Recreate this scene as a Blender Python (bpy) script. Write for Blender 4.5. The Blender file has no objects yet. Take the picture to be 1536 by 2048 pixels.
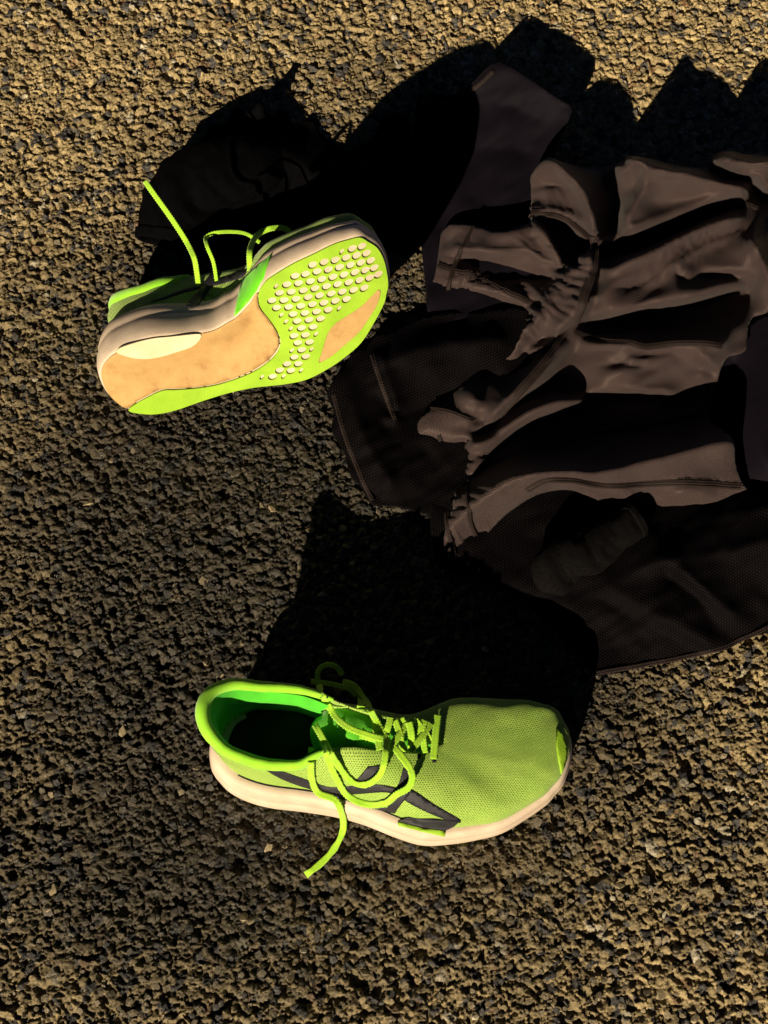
import bpy, bmesh, math, random
import numpy as np
from mathutils import Vector, Matrix
from mathutils.bvhtree import BVHTree
from mathutils.geometry import delaunay_2d_cdt

random.seed(7)
rng = np.random.default_rng(11)
scene = bpy.context.scene
col = scene.collection

# ------------------------------------------------------------------ camera, sky, sun, exposure
FPX, TILT, DIST = 3000.0, math.radians(22), 1.17          # focal length in photo pixels (1536 wide)
CO = np.array([0, -DIST * math.sin(TILT), DIST * math.cos(TILT)])
CR = np.array([1.0, 0, 0])
CU = np.array([0, math.cos(TILT), math.sin(TILT)])
CW = np.array([0, -math.sin(TILT), math.cos(TILT)])
cam = bpy.data.cameras.new('camera')
cam.sensor_fit = 'HORIZONTAL'
cam.sensor_width = 36
cam.lens = 36 * FPX / 1536
cam.clip_start, cam.clip_end = 0.05, 100
cam_o = bpy.data.objects.new('camera', cam)
cam_o.location = CO
cam_o.rotation_euler = (TILT, 0, 0)
col.objects.link(cam_o)
scene.camera = cam_o

SUN_EL = math.radians(25.5)
SHADOW = np.array([0.365, 0.931])                            # ground direction in which shadows fall
world = bpy.data.worlds.new('World')
scene.world = world
world.use_nodes = True
wn = world.node_tree.nodes
sky = wn.new('ShaderNodeTexSky')
sky.sky_type = 'NISHITA'
sky.sun_disc = False
sky.sun_elevation = SUN_EL
sky.sun_rotation = math.atan2(-SHADOW[0], -SHADOW[1])
sky.air_density, sky.dust_density, sky.ozone_density, sky.altitude = 0.2, 0.0, 1.0, 8000
wn['Background'].inputs['Strength'].default_value = 0.05
world.node_tree.links.new(sky.outputs[0], wn['Background'].inputs['Color'])
sun = bpy.data.lights.new('sun', 'SUN')
sun.energy = 5.0
sun.angle = math.radians(0.5)
sun.color = (1.0, 0.84, 0.60)
sun_o = bpy.data.objects.new('sun', sun)
sdir = Vector((SHADOW[0] * math.cos(SUN_EL), SHADOW[1] * math.cos(SUN_EL), -math.sin(SUN_EL))).normalized()
sun_o.rotation_euler = sdir.to_track_quat('-Z', 'Y').to_euler()
sun_o.location = (-1, -2, 2)
col.objects.link(sun_o)
vs = scene.view_settings
vs.view_transform, vs.look, vs.gamma, vs.exposure = 'Standard', 'None', 1.0, 0.75
vs.use_curve_mapping = False


# ------------------------------------------------------------------ helpers
def rays(uv):
    uv = np.asarray(uv, float).reshape(-1, 2)
    return (uv[:, :1] - 768) / FPX * CR - (uv[:, 1:] - 1024) / FPX * CU - CW


def at(u, v, z):
    """point(s) at height z seen at photo pixel (u, v)"""
    u, v, z = np.broadcast_arrays(np.asarray(u, float), np.asarray(v, float), np.asarray(z, float))
    d = rays(np.stack([u.ravel(), v.ravel()], 1))
    return CO + d * ((z.ravel() - CO[2]) / d[:, 2])[:, None]


def mesh_obj(name, verts, faces, mat=None, parent=None, smooth=True, uv=None):
    v = np.asarray(verts, float)
    if parent is not None:
        v = v - np.array(parent.location)
    me = bpy.data.meshes.new(name)
    me.from_pydata(v.tolist(), [], faces if isinstance(faces, list) else faces.tolist())
    if smooth:
        me.polygons.foreach_set('use_smooth', [True] * len(me.polygons))
    if uv is not None:
        li = np.zeros(len(me.loops), np.int32)
        me.loops.foreach_get('vertex_index', li)
        lay = me.uv_layers.new(name='UVMap')
        lay.data.foreach_set('uv', np.asarray(uv, float)[li].ravel())
    o = bpy.data.objects.new(name, me)
    col.objects.link(o)
    if parent is not None:
        o.parent = parent
    if mat:
        me.materials.append(mat)
    me.update()
    return o


def tag(o, label, cat, group=None):
    o['label'], o['category'] = label, cat
    if group:
        o['group'] = group
    return o


def empty(name, loc, label, cat, group=None):
    o = bpy.data.objects.new(name, None)
    o.location = loc
    o.empty_display_size = 0.02
    col.objects.link(o)
    return tag(o, label, cat, group)


def solidify(o, t, off=-1):
    m = o.modifiers.new('thickness', 'SOLIDIFY')
    m.thickness, m.offset = t, off
    return o


def inside(pts, poly):
    pts = np.asarray(pts, float)
    poly = np.asarray(poly, float)
    x, y = pts[:, 0], pts[:, 1]
    r = np.zeros(len(pts), bool)
    j = len(poly) - 1
    for i in range(len(poly)):
        xi, yi = poly[i]
        xj, yj = poly[j]
        c = ((yi > y) != (yj > y)) & (x < (xj - xi) * (y - yi) / (yj - yi + 1e-12) + xi)
        r ^= c
        j = i
    return r


def spline(pts, n, closed=False):
    """Catmull-Rom through pts, resampled to n points of equal arc length"""
    p = np.asarray(pts, float)
    k = len(p)
    if closed:
        q = np.concatenate([p[-1:], p, p[:2]])
        segs = k
    else:
        q = np.concatenate([2 * p[:1] - p[1:2], p, 2 * p[-1:] - p[-2:-1]])
        segs = k - 1
    out = []
    t = np.linspace(0, 1, 24, endpoint=False)[:, None]
    for i in range(segs):
        a, b, c, d = q[i], q[i + 1], q[i + 2], q[i + 3]
        out.append(0.5 * (2 * b + (c - a) * t + (2 * a - 5 * b + 4 * c - d) * t ** 2 + (3 * b - a - 3 * c + d) * t ** 3))
    out.append(p[:1] if closed else p[-1:])
    o = np.concatenate(out)
    s = np.concatenate([[0], np.cumsum(np.linalg.norm(np.diff(o, axis=0), axis=1))])
    w = np.linspace(0, s[-1], n + 1)[:-1] if closed else np.linspace(0, s[-1], n)
    return np.stack([np.interp(w, s, o[:, i]) for i in range(o.shape[1])], 1)


def triangulate(outline, holes=(), step=None):
    """2D triangles of an outline with holes, with interior points every step"""
    pts, edges = [], []
    for loop in [outline] + list(holes):
        b = len(pts)
        n = len(loop)
        pts += [tuple(map(float, q)) for q in loop]
        edges += [(b + i, b + (i + 1) % n) for i in range(n)]
    o = np.asarray(outline, float)
    if step:
        lo, hi = o.min(0), o.max(0)
        gx, gy = np.meshgrid(np.arange(lo[0] + step / 2, hi[0], step), np.arange(lo[1] + step / 2, hi[1], step))
        gx[::2] += step / 2
        g = np.stack([gx.ravel(), gy.ravel()], 1)
        g = g[inside(g, o)]
        allp = np.array(pts)
        if len(g):
            dmin = np.full(len(g), 1e9)
            for q in allp:
                dmin = np.minimum(dmin, (g[:, 0] - q[0]) ** 2 + (g[:, 1] - q[1]) ** 2)
            g = g[dmin > (0.45 * step) ** 2]
            for h in holes:
                g = g[~inside(g, h)]
            pts += [tuple(q) for q in g]
    rv, _, rf, _, _, _ = delaunay_2d_cdt([Vector(q) for q in pts], edges, [], 0, 1e-7)
    rv = np.array([(q[0], q[1]) for q in rv])
    rf = np.array([f for f in rf if len(f) == 3])
    c = rv[rf].mean(1)
    keep = inside(c, o)
    for h in holes:
        keep &= ~inside(c, h)
    return rv, rf[keep]


def boundary(faces):
    e = {}
    for f in faces:
        for i in range(len(f)):
            a, b = int(f[i]), int(f[(i + 1) % len(f)])
            e[(a, b)] = 1
    return [k for k in e if (k[1], k[0]) not in e]


def slab(name, top, bot, faces, mat, parent, uv=None, smooth=False):
    """closed solid from two matching vertex sheets"""
    n = len(top)
    f = [tuple(map(int, q)) for q in faces]
    out = f + [tuple(int(i) + n for i in q[::-1]) for q in f]
    for a, b in boundary(f):
        out.append((b, a, a + n, b + n))
    u = None if uv is None else np.concatenate([uv, uv])
    o = mesh_obj(name, np.concatenate([top, bot]), out, mat, parent, smooth, u)
    return o


# ------------------------------------------------------------------ materials
def new_mat(name):
    m = bpy.data.materials.new(name)
    m.use_nodes = True
    return m, m.node_tree.nodes, m.node_tree.links, m.node_tree.nodes['Principled BSDF']


def N(nodes, kind, **kw):
    n = nodes.new(kind)
    for k, v in kw.items():
        if k.startswith('i_'):
            n.inputs[k[2:]].default_value = v
        else:
            setattr(n, k, v)
    return n


def math_node(nodes, links, op, a, b=None, c=None):
    n = nodes.new('ShaderNodeMath')
    n.operation = op
    for i, x in enumerate((a, b, c)):
        if x is None:
            continue
        if isinstance(x, (int, float)):
            n.inputs[i].default_value = x
        else:
            links.new(x, n.inputs[i])
    return n.outputs[0]


def plain_mat(name, c1, c2, scale=60, rough=0.6, bump=0.15, bscale=900, sheen=0.0, spec=0.3):
    m, nd, lk, bs = new_mat(name)
    tc = N(nd, 'ShaderNodeTexCoord')
    nz = N(nd, 'ShaderNodeTexNoise', i_Scale=scale, i_Detail=6.0, i_Roughness=0.65)
    lk.new(tc.outputs['Object'], nz.inputs['Vector'])
    mx = N(nd, 'ShaderNodeMix', data_type='RGBA')
    rp = N(nd, 'ShaderNodeMapRange', i_1=0.3, i_2=0.7) if False else N(nd, 'ShaderNodeMapRange')
    rp.inputs[1].default_value, rp.inputs[2].default_value = 0.35, 0.65
    lk.new(nz.outputs['Fac'], rp.inputs[0])
    lk.new(rp.outputs[0], mx.inputs['Factor'])
    mx.inputs['A'].default_value = (*c1, 1)
    mx.inputs['B'].default_value = (*c2, 1)
    lk.new(mx.outputs['Result'], bs.inputs['Base Color'])
    bs.inputs['Roughness'].default_value = rough
    bs.inputs['Specular IOR Level'].default_value = spec
    bs.inputs['Sheen Weight'].default_value = sheen
    n2 = N(nd, 'ShaderNodeTexNoise', i_Scale=bscale, i_Detail=3.0)
    lk.new(tc.outputs['Object'], n2.inputs['Vector'])
    bp = N(nd, 'ShaderNodeBump', i_Strength=bump, i_Distance=0.001)
    lk.new(n2.outputs['Fac'], bp.inputs['Height'])
    lk.new(bp.outputs['Normal'], bs.inputs['Normal'])
    return m


def weave_mat(name, c1, c2, hole, pu, pv, rough=0.7, bump=0.6, sheen=0.2, hole_lo=0.35, hole_hi=0.75, mottle=25, stagger=True, spec=0.25, dist=0.0006, tint=(1, 1, 1)):
    """knit with rows of small holes; UVs are metres, pu / pv the pitch in metres"""
    m, nd, lk, bs = new_mat(name)
    uvn = N(nd, 'ShaderNodeUVMap', uv_map='UVMap')
    sp = N(nd, 'ShaderNodeSeparateXYZ')
    wob = N(nd, 'ShaderNodeTexNoise', i_Scale=120.0, i_Detail=2.0)
    lk.new(uvn.outputs[0], wob.inputs['Vector'])
    wv = N(nd, 'ShaderNodeVectorMath', operation='MULTIPLY_ADD')
    lk.new(wob.outputs['Color'], wv.inputs[0])
    wv.inputs[1].default_value = (pu * 0.5, pv * 0.5, 0)
    lk.new(uvn.outputs[0], wv.inputs[2])
    lk.new(wv.outputs[0], sp.inputs[0])
    v = math_node(nd, lk, 'MULTIPLY', sp.outputs['Y'], 1 / pv)
    u = math_node(nd, lk, 'MULTIPLY', sp.outputs['X'], 1 / pu)
    if stagger:
        fl = math_node(nd, lk, 'FLOOR', v)
        hf = math_node(nd, lk, 'MULTIPLY', fl, 0.5)
        u = math_node(nd, lk, 'ADD', u, hf)
    fu = math_node(nd, lk, 'SUBTRACT', math_node(nd, lk, 'FRACT', u), 0.5)
    fv = math_node(nd, lk, 'SUBTRACT', math_node(nd, lk, 'FRACT', v), 0.5)
    r2 = math_node(nd, lk, 'ADD', math_node(nd, lk, 'MULTIPLY', fu, fu), math_node(nd, lk, 'MULTIPLY', fv, fv))
    r = math_node(nd, lk, 'SQRT', r2)
    mr = N(nd, 'ShaderNodeMapRange', interpolation_type='SMOOTHSTEP')
    lk.new(r, mr.inputs[0])
    mr.inputs[1].default_value, mr.inputs[2].default_value = hole_lo * 0.5, hole_hi * 0.5
    nz = N(nd, 'ShaderNodeTexNoise', i_Scale=float(mottle), i_Detail=5.0, i_Roughness=0.6)
    lk.new(uvn.outputs[0], nz.inputs['Vector'])
    rp = N(nd, 'ShaderNodeMapRange')
    rp.inputs[1].default_value, rp.inputs[2].default_value = 0.35, 0.65
    lk.new(nz.outputs['Fac'], rp.inputs[0])
    mx = N(nd, 'ShaderNodeMix', data_type='RGBA')
    lk.new(rp.outputs[0], mx.inputs['Factor'])
    mx.inputs['A'].default_value = (*c1, 1)
    mx.inputs['B'].default_value = (*c2, 1)
    m2 = N(nd, 'ShaderNodeMix', data_type='RGBA')
    lk.new(mr.outputs[0], m2.inputs['Factor'])
    m2.inputs['A'].default_value = (*hole, 1)
    lk.new(mx.outputs['Result'], m2.inputs['B'])
    gr = N(nd, 'ShaderNodeTexNoise', i_Scale=750.0, i_Detail=3.0, i_Roughness=0.7)
    lk.new(uvn.outputs[0], gr.inputs['Vector'])
    gm = N(nd, 'ShaderNodeMapRange')
    gm.inputs[1].default_value, gm.inputs[2].default_value = 0.3, 0.7
    gm.inputs[3].default_value, gm.inputs[4].default_value = 0.62, 1.38
    lk.new(gr.outputs['Fac'], gm.inputs[0])
    gs = N(nd, 'ShaderNodeVectorMath', operation='SCALE')
    lk.new(m2.outputs['Result'], gs.inputs[0])
    lk.new(gm.outputs[0], gs.inputs['Scale'])
    lk.new(gs.outputs[0], bs.inputs['Base Color'])
    bs.inputs['Roughness'].default_value = rough
    bs.inputs['Specular IOR Level'].default_value = spec
    bs.inputs['Sheen Weight'].default_value = sheen
    bs.inputs['Sheen Roughness'].default_value = 0.4
    bs.inputs['Specular Tint'].default_value = (*tint, 1)
    bp = N(nd, 'ShaderNodeBump', i_Strength=bump, i_Distance=dist)
    lk.new(mr.outputs[0], bp.inputs['Height'])
    lk.new(bp.outputs['Normal'], bs.inputs['Normal'])
    return m


def rib_mat(name, c1, c2, dirt):
    """rubber with fine moulded ribs across it, scuffed; UVs are metres"""
    m, nd, lk, bs = new_mat(name)
    uvn = N(nd, 'ShaderNodeUVMap', uv_map='UVMap')
    nz = N(nd, 'ShaderNodeTexNoise', i_Scale=60.0, i_Detail=8.0, i_Roughness=0.7)
    lk.new(uvn.outputs[0], nz.inputs['Vector'])
    cr = N(nd, 'ShaderNodeValToRGB')
    e = cr.color_ramp.elements
    e[0].position, e[0].color = 0.32, (*dirt, 1)
    e[1].position, e[1].color = 0.62, (*c1, 1)
    x = e.new(0.45)
    x.color = (*c2, 1)
    lk.new(nz.outputs['Fac'], cr.inputs[0])
    lk.new(cr.outputs[0], bs.inputs['Base Color'])
    bs.inputs['Roughness'].default_value = 0.65
    bs.inputs['Specular IOR Level'].default_value = 0.2
    wv = N(nd, 'ShaderNodeTexWave', wave_type='BANDS', bands_direction='X', i_Scale=260.0, i_Distortion=1.2, i_Detail=1.0)
    lk.new(uvn.outputs[0], wv.inputs['Vector'])
    bp = N(nd, 'ShaderNodeBump', i_Strength=0.35, i_Distance=0.0005)
    lk.new(wv.outputs['Fac'], bp.inputs['Height'])
    lk.new(bp.outputs['Normal'], bs.inputs['Normal'])
    return m


def asphalt_mat():
    m, nd, lk, bs = new_mat('asphalt')
    at_ = N(nd, 'ShaderNodeAttribute', attribute_name='col')
    tc = N(nd, 'ShaderNodeTexCoord')
    nz = N(nd, 'ShaderNodeTexNoise', i_Scale=420.0, i_Detail=8.0, i_Roughness=0.75)
    lk.new(tc.outputs['Object'], nz.inputs['Vector'])
    rp = N(nd, 'ShaderNodeMapRange')
    rp.inputs[1].default_value, rp.inputs[2].default_value = 0.3, 0.7
    rp.inputs[3].default_value, rp.inputs[4].default_value = 0.25, 1.75
    lk.new(nz.outputs['Fac'], rp.inputs[0])
    mx = N(nd, 'ShaderNodeVectorMath', operation='SCALE')
    lk.new(at_.outputs['Color'], mx.inputs[0])
    lk.new(rp.outputs[0], mx.inputs['Scale'])
    lk.new(mx.outputs[0], bs.inputs['Base Color'])
    n3 = N(nd, 'ShaderNodeTexNoise', i_Scale=520.0, i_Detail=3.0)
    lk.new(tc.outputs['Object'], n3.inputs['Vector'])
    rr = N(nd, 'ShaderNodeMapRange')
    rr.inputs[1].default_value, rr.inputs[2].default_value = 0.4, 0.62
    rr.inputs[3].default_value, rr.inputs[4].default_value = 0.9, 0.28
    lk.new(n3.outputs['Fac'], rr.inputs[0])
    lk.new(rr.outputs[0], bs.inputs['Roughness'])
    bs.inputs['Specular IOR Level'].default_value = 0.5
    n2 = N(nd, 'ShaderNodeTexNoise', i_Scale=650.0, i_Detail=6.0, i_Roughness=0.7)
    lk.new(tc.outputs['Object'], n2.inputs['Vector'])
    bp = N(nd, 'ShaderNodeBump', i_Strength=0.9, i_Distance=0.0012)
    lk.new(n2.outputs['Fac'], bp.inputs['Height'])
    lk.new(bp.outputs['Normal'], bs.inputs['Normal'])
    return m


def stone_mat():
    m, nd, lk, bs = new_mat('aggregate_stone')
    oi = N(nd, 'ShaderNodeObjectInfo')
    cr = N(nd, 'ShaderNodeValToRGB')
    e = cr.color_ramp.elements
    e[0].position, e[0].color = 0.0, (0.04, 0.037, 0.034, 1)
    e[1].position, e[1].color = 1.0, (0.30, 0.24, 0.14, 1)
    x = cr.color_ramp.elements.new(0.35)
    x.color = (0.08, 0.066, 0.045, 1)
    x = cr.color_ramp.elements.new(0.8)
    x.color = (0.16, 0.125, 0.07, 1)
    lk.new(oi.outputs['Random'], cr.inputs[0])
    tc = N(nd, 'ShaderNodeTexCoord')
    nz = N(nd, 'ShaderNodeTexNoise', i_Scale=3.0, i_Detail=8.0, i_Roughness=0.75)
    lk.new(tc.outputs['Object'], nz.inputs['Vector'])
    rp = N(nd, 'ShaderNodeMapRange')
    rp.inputs[1].default_value, rp.inputs[2].default_value = 0.3, 0.7
    rp.inputs[3].default_value, rp.inputs[4].default_value = 0.35, 1.6
    lk.new(nz.outputs['Fac'], rp.inputs[0])
    mx = N(nd, 'ShaderNodeVectorMath', operation='SCALE')
    lk.new(cr.outputs[0], mx.inputs[0])
    lk.new(rp.outputs[0], mx.inputs['Scale'])
    lk.new(mx.outputs[0], bs.inputs['Base Color'])
    bs.inputs['Roughness'].default_value = 0.7
    bp = N(nd, 'ShaderNodeBump', i_Strength=0.8, i_Distance=0.0008)
    lk.new(nz.outputs['Fac'], bp.inputs['Height'])
    lk.new(bp.outputs['Normal'], bs.inputs['Normal'])
    return m


M = {
    'asphalt': asphalt_mat(),
    'stone': stone_mat(),
    'foam': plain_mat('midsole_foam', (0.60, 0.49, 0.38), (0.46, 0.36, 0.27), 30, 0.6, 0.25, 1200),
    'tan': rib_mat('worn_tan_rubber', (0.47, 0.295, 0.115), (0.42, 0.255, 0.095), (0.33, 0.185, 0.065)),
    'cream': plain_mat('cream_rubber', (0.66, 0.55, 0.36), (0.58, 0.46, 0.28), 50, 0.6, 0.2, 1400),
    'rubber': plain_mat('green_rubber', (0.30, 0.50, 0.03), (0.22, 0.40, 0.02), 28, 0.6, 0.35, 900, 0, 0.2),
    'lime': plain_mat('bright_green_overlay', (0.16, 0.72, 0.012), (0.12, 0.62, 0.01), 60, 0.5, 0.2, 1500, 0.1),
    'collar': plain_mat('green_collar_knit', (0.30, 0.66, 0.02), (0.22, 0.58, 0.015), 70, 0.8, 0.5, 2600, 0.3),
    'lining': plain_mat('green_lining', (0.06, 0.48, 0.015), (0.05, 0.40, 0.012), 60, 0.85, 0.4, 2600, 0.2),
    'knit': weave_mat('green_mesh_knit', (0.30, 0.45, 0.075), (0.24, 0.39, 0.055), (0.05, 0.08, 0.015), 0.0017, 0.0020, 0.75, 0.7, 0.2, 0.18, 0.62),
    'tongue': plain_mat('tongue_green', (0.10, 0.50, 0.015), (0.08, 0.44, 0.012), 60, 0.8, 0.4, 2600, 0.2),
    'black': plain_mat('black_print', (0.012, 0.012, 0.016), (0.018, 0.018, 0.022), 80, 0.55, 0.3, 2200),
    'insole': plain_mat('black_insole', (0.006, 0.006, 0.007), (0.010, 0.010, 0.011), 90, 0.9, 0.4, 2500),
    'lace': plain_mat('lace_yellow_green', (0.42, 0.72, 0.03), (0.30, 0.62, 0.02), 260, 0.75, 0.7, 2800, 0.2),
    'pale': plain_mat('pale_print', (0.6, 0.6, 0.45), (0.5, 0.5, 0.35), 90, 0.7),
    'shirt': weave_mat('brown_jersey', (0.046, 0.0305, 0.0300), (0.034, 0.0230, 0.0235), (0.010, 0.0068, 0.0070), 0.0014, 0.0012, 0.52, 0.8, 0.05, 0.1, 0.85, 30, True, 0.20, 0.0008, (1.0, .82, .74)),
    'thread': plain_mat('seam_thread', (0.020, 0.0125, 0.011), (0.012, 0.008, 0.0075), 200, 0.65, 0.3, 2500, 0.0, 0.15),
    'dark_cloth': weave_mat('dark_woven_cloth', (0.0044, 0.0030, 0.0062), (0.0032, 0.0022, 0.0048), (0.0018, 0.0013, 0.002), 0.0012, 0.0012, 0.7, 0.3, 0.02, 0.1, 0.8, 35, True, 0.06, 0.0003),
    'mesh_cloth': weave_mat('black_mesh_cloth', (0.0008, 0.0006, 0.0009), (0.0005, 0.0004, 0.0006), (0.0085, 0.0056, 0.0075), 0.0024, 0.0022, 0.8, 0.5, 0.0, 0.2, 0.6, 35, True, 0.05, 0.0004),
    'heather': plain_mat('heathered_knit', (0.0040, 0.0031, 0.0036), (0.0006, 0.0006, 0.0006), 420, 0.9, 0.9, 1500, 0.0, 0.08),
    'sock': plain_mat('black_sock_knit', (0.0012, 0.0012, 0.0015), (0.0022, 0.0021, 0.0026), 150, 0.9, 0.8, 1600, 0.0, 0.02),
}


# ------------------------------------------------------------------ asphalt
def fbm(x, y, scale, octaves, seed):
    g = np.random.default_rng(seed)
    tot = np.zeros_like(x)
    amp = 1.0
    for o in range(octaves):
        T = g.random((128, 128))
        X, Y = x * scale + o * 17.3, y * scale + o * 9.1
        xi, yi = np.floor(X).astype(int), np.floor(Y).astype(int)
        fx, fy = X - xi, Y - yi
        fx, fy = fx * fx * (3 - 2 * fx), fy * fy * (3 - 2 * fy)
        a, b = T[xi % 128, yi % 128], T[(xi + 1) % 128, yi % 128]
        c, d = T[xi % 128, (yi + 1) % 128], T[(xi + 1) % 128, (yi + 1) % 128]
        tot += amp * ((a * (1 - fx) + b * fx) * (1 - fy) + (c * (1 - fx) + d * fx) * fy - 0.5)
        amp *= 0.5
        scale *= 2.03
    return tot


def worley(x, y, cell, seed):
    g = np.random.default_rng(seed)
    n = 256
    JX, JY = g.random((n, n)), g.random((n, n))
    X, Y = x / cell, y / cell
    ix, iy = np.floor(X).astype(int), np.floor(Y).astype(int)
    f1 = np.full(x.shape, 9.0)
    f2 = np.full(x.shape, 9.0)
    idx = np.zeros(x.shape, int)
    ox, oy = np.zeros(x.shape), np.zeros(x.shape)
    for dx in (-1, 0, 1):
        for dy in (-1, 0, 1):
            a, b = (ix + dx) % n, (iy + dy) % n
            vx, vy = ix + dx + JX[a, b] - X, iy + dy + JY[a, b] - Y
            d = np.sqrt(vx * vx + vy * vy)
            nearer = d < f1
            f2 = np.where(nearer, f1, np.minimum(f2, d))
            f1 = np.where(nearer, d, f1)
            idx = np.where(nearer, a * n + b, idx)
            ox, oy = np.where(nearer, vx, ox), np.where(nearer, vy, oy)
    return f1, f2, idx, ox * cell, oy * cell


def sstep(a, b, x):
    t = np.clip((x - a) / (b - a), 0, 1)
    return t * t * (3 - 2 * t)


def ground_height(X, Y):
    wx = X + 0.0040 * fbm(X, Y, 190, 3, 1)
    wy = Y + 0.0040 * fbm(X, Y, 190, 3, 2)
    f1, f2, idx, ox, oy = worley(wx, wy, 0.0060, 3)
    g = np.random.default_rng(4)
    hc = g.normal(0, 1, 65536)[idx]
    tx, ty = g.normal(0, 0.34, 65536)[idx], g.normal(0, 0.34, 65536)[idx]
    edge = (f2 - f1) * 0.0060
    gap = 0.0017 * np.clip(0.55 + 1.6 * fbm(X, Y, 60, 2, 12), 0, 1.2)
    h = 0.0008 * hc + tx * ox + ty * oy - gap * (1 - sstep(0, 0.0014, edge))
    h -= 0.0020 * (hc < -1.1)
    g1, g2, id2, px, py = worley(wx * 1.0 + 3.1, wy + 1.7, 0.0027, 5)
    q = np.random.default_rng(6)
    h2 = 0.0005 * q.normal(0, 1, 65536)[id2] + q.normal(0, 0.34, 65536)[id2] * px + q.normal(0, 0.34, 65536)[id2] * py
    mixm = sstep(-.12, .18, fbm(X, Y, 38, 2, 14))
    h = h * (1 - .55 * mixm) + h2 * (.45 + .75 * mixm) - 0.0007 * (1 - sstep(0, 0.0009, (g2 - g1) * 0.0027))
    n5 = fbm(X, Y, 240, 5, 7)
    h += 0.0028 * n5 + 0.0016 * fbm(X, Y, 45, 2, 8)
    h *= 1.05
    h = np.where(h > 0.0014, 0.0014 + (h - 0.0014) * 0.4, h)
    # colour: dusty tan over grey stones, some stones slate dark, some pale
    c = np.random.default_rng(9)
    br = (0.65 + 0.6 * c.random(65536))[idx] * (0.8 + 0.4 * c.random(65536))[id2]
    kind = c.random(65536)[idx]
    tan = np.array([0.295, 0.222, 0.105])
    slate = np.array([0.055, 0.050, 0.046])
    pale = np.array([0.40, 0.35, 0.25])
    rust = np.array([0.19, 0.115, 0.05])
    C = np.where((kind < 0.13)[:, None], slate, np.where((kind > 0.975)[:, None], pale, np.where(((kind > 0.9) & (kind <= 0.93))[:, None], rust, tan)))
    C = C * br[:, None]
    # base colour darker towards the middle, paler outwards, broken up by noise
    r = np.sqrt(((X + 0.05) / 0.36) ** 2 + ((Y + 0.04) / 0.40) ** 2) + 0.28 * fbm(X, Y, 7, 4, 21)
    tone = 0.09 + 0.95 * sstep(0.45, 1.45, r)
    return h, C * tone[:, None]


def axis(lo, hi, step, far):
    core = np.arange(lo, hi + step / 2, step)
    ext, s = [], step
    x = 0.0
    while x < far:
        s *= 1.18
        x += s
        ext.append(x)
    ext = np.array(ext)
    return np.concatenate([lo - ext[::-1], core, hi + ext])


def build_asphalt():
    xs, ys = axis(-0.355, 0.355, 0.00082, 3.0), axis(-0.39, 0.515, 0.00082, 3.0)
    X, Y = np.meshgrid(xs, ys)
    sh = X.shape
    # jitter so that no grid shows
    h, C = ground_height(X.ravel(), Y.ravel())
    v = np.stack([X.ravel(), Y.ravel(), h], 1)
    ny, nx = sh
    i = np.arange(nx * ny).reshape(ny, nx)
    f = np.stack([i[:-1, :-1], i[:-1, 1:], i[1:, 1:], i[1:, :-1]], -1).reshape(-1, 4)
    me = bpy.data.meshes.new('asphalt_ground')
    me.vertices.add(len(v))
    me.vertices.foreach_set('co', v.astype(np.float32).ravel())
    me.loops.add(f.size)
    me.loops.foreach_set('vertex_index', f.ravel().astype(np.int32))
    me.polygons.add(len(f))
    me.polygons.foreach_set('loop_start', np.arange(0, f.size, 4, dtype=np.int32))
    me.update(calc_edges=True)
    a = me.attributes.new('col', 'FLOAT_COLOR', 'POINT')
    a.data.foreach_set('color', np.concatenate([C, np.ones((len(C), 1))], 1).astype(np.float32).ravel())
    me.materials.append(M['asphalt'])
    o = bpy.data.objects.new('asphalt_ground', me)
    o['kind'] = 'structure'
    o['label'] = 'rough old asphalt with dusty tan and dark grey chips'
    col.objects.link(o)
    return o


def stone_mesh(seed):
    g = np.random.default_rng(seed)
    bm = bmesh.new()
    bmesh.ops.create_icosphere(bm, subdivisions=1, radius=1)
    for v in bm.verts:
        v.co *= 0.75 + 0.5 * g.random()
        v.co.z *= 0.62
        if v.co.z > 0.36:
            v.co.z = 0.36 + 0.1 * g.random()
    me = bpy.data.meshes.new('stone')
    bm.to_mesh(me)
    bm.free()
    me.materials.append(M['stone'])
    return me


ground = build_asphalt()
stone_meshes = [stone_mesh(s) for s in range(8)]
for i in range(300):
    u, v = random.uniform(10, 1526), random.uniform(10, 2038)
    p = at(u, v, 0)[0]
    o = bpy.data.objects.new('stone', stone_meshes[i % 8])
    r = random.uniform(0.0030, 0.0050)
    o.scale = (r * random.uniform(0.8, 1.35), r * random.uniform(0.7, 1.1), r * random.uniform(0.7, 1.1))
    o.rotation_euler = (random.uniform(-0.5, 0.5), random.uniform(-0.5, 0.5), random.uniform(0, 6.3))
    o.location = (p[0], p[1], random.uniform(-0.0016, -0.0004))
    col.objects.link(o)
    o.parent = ground


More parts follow.
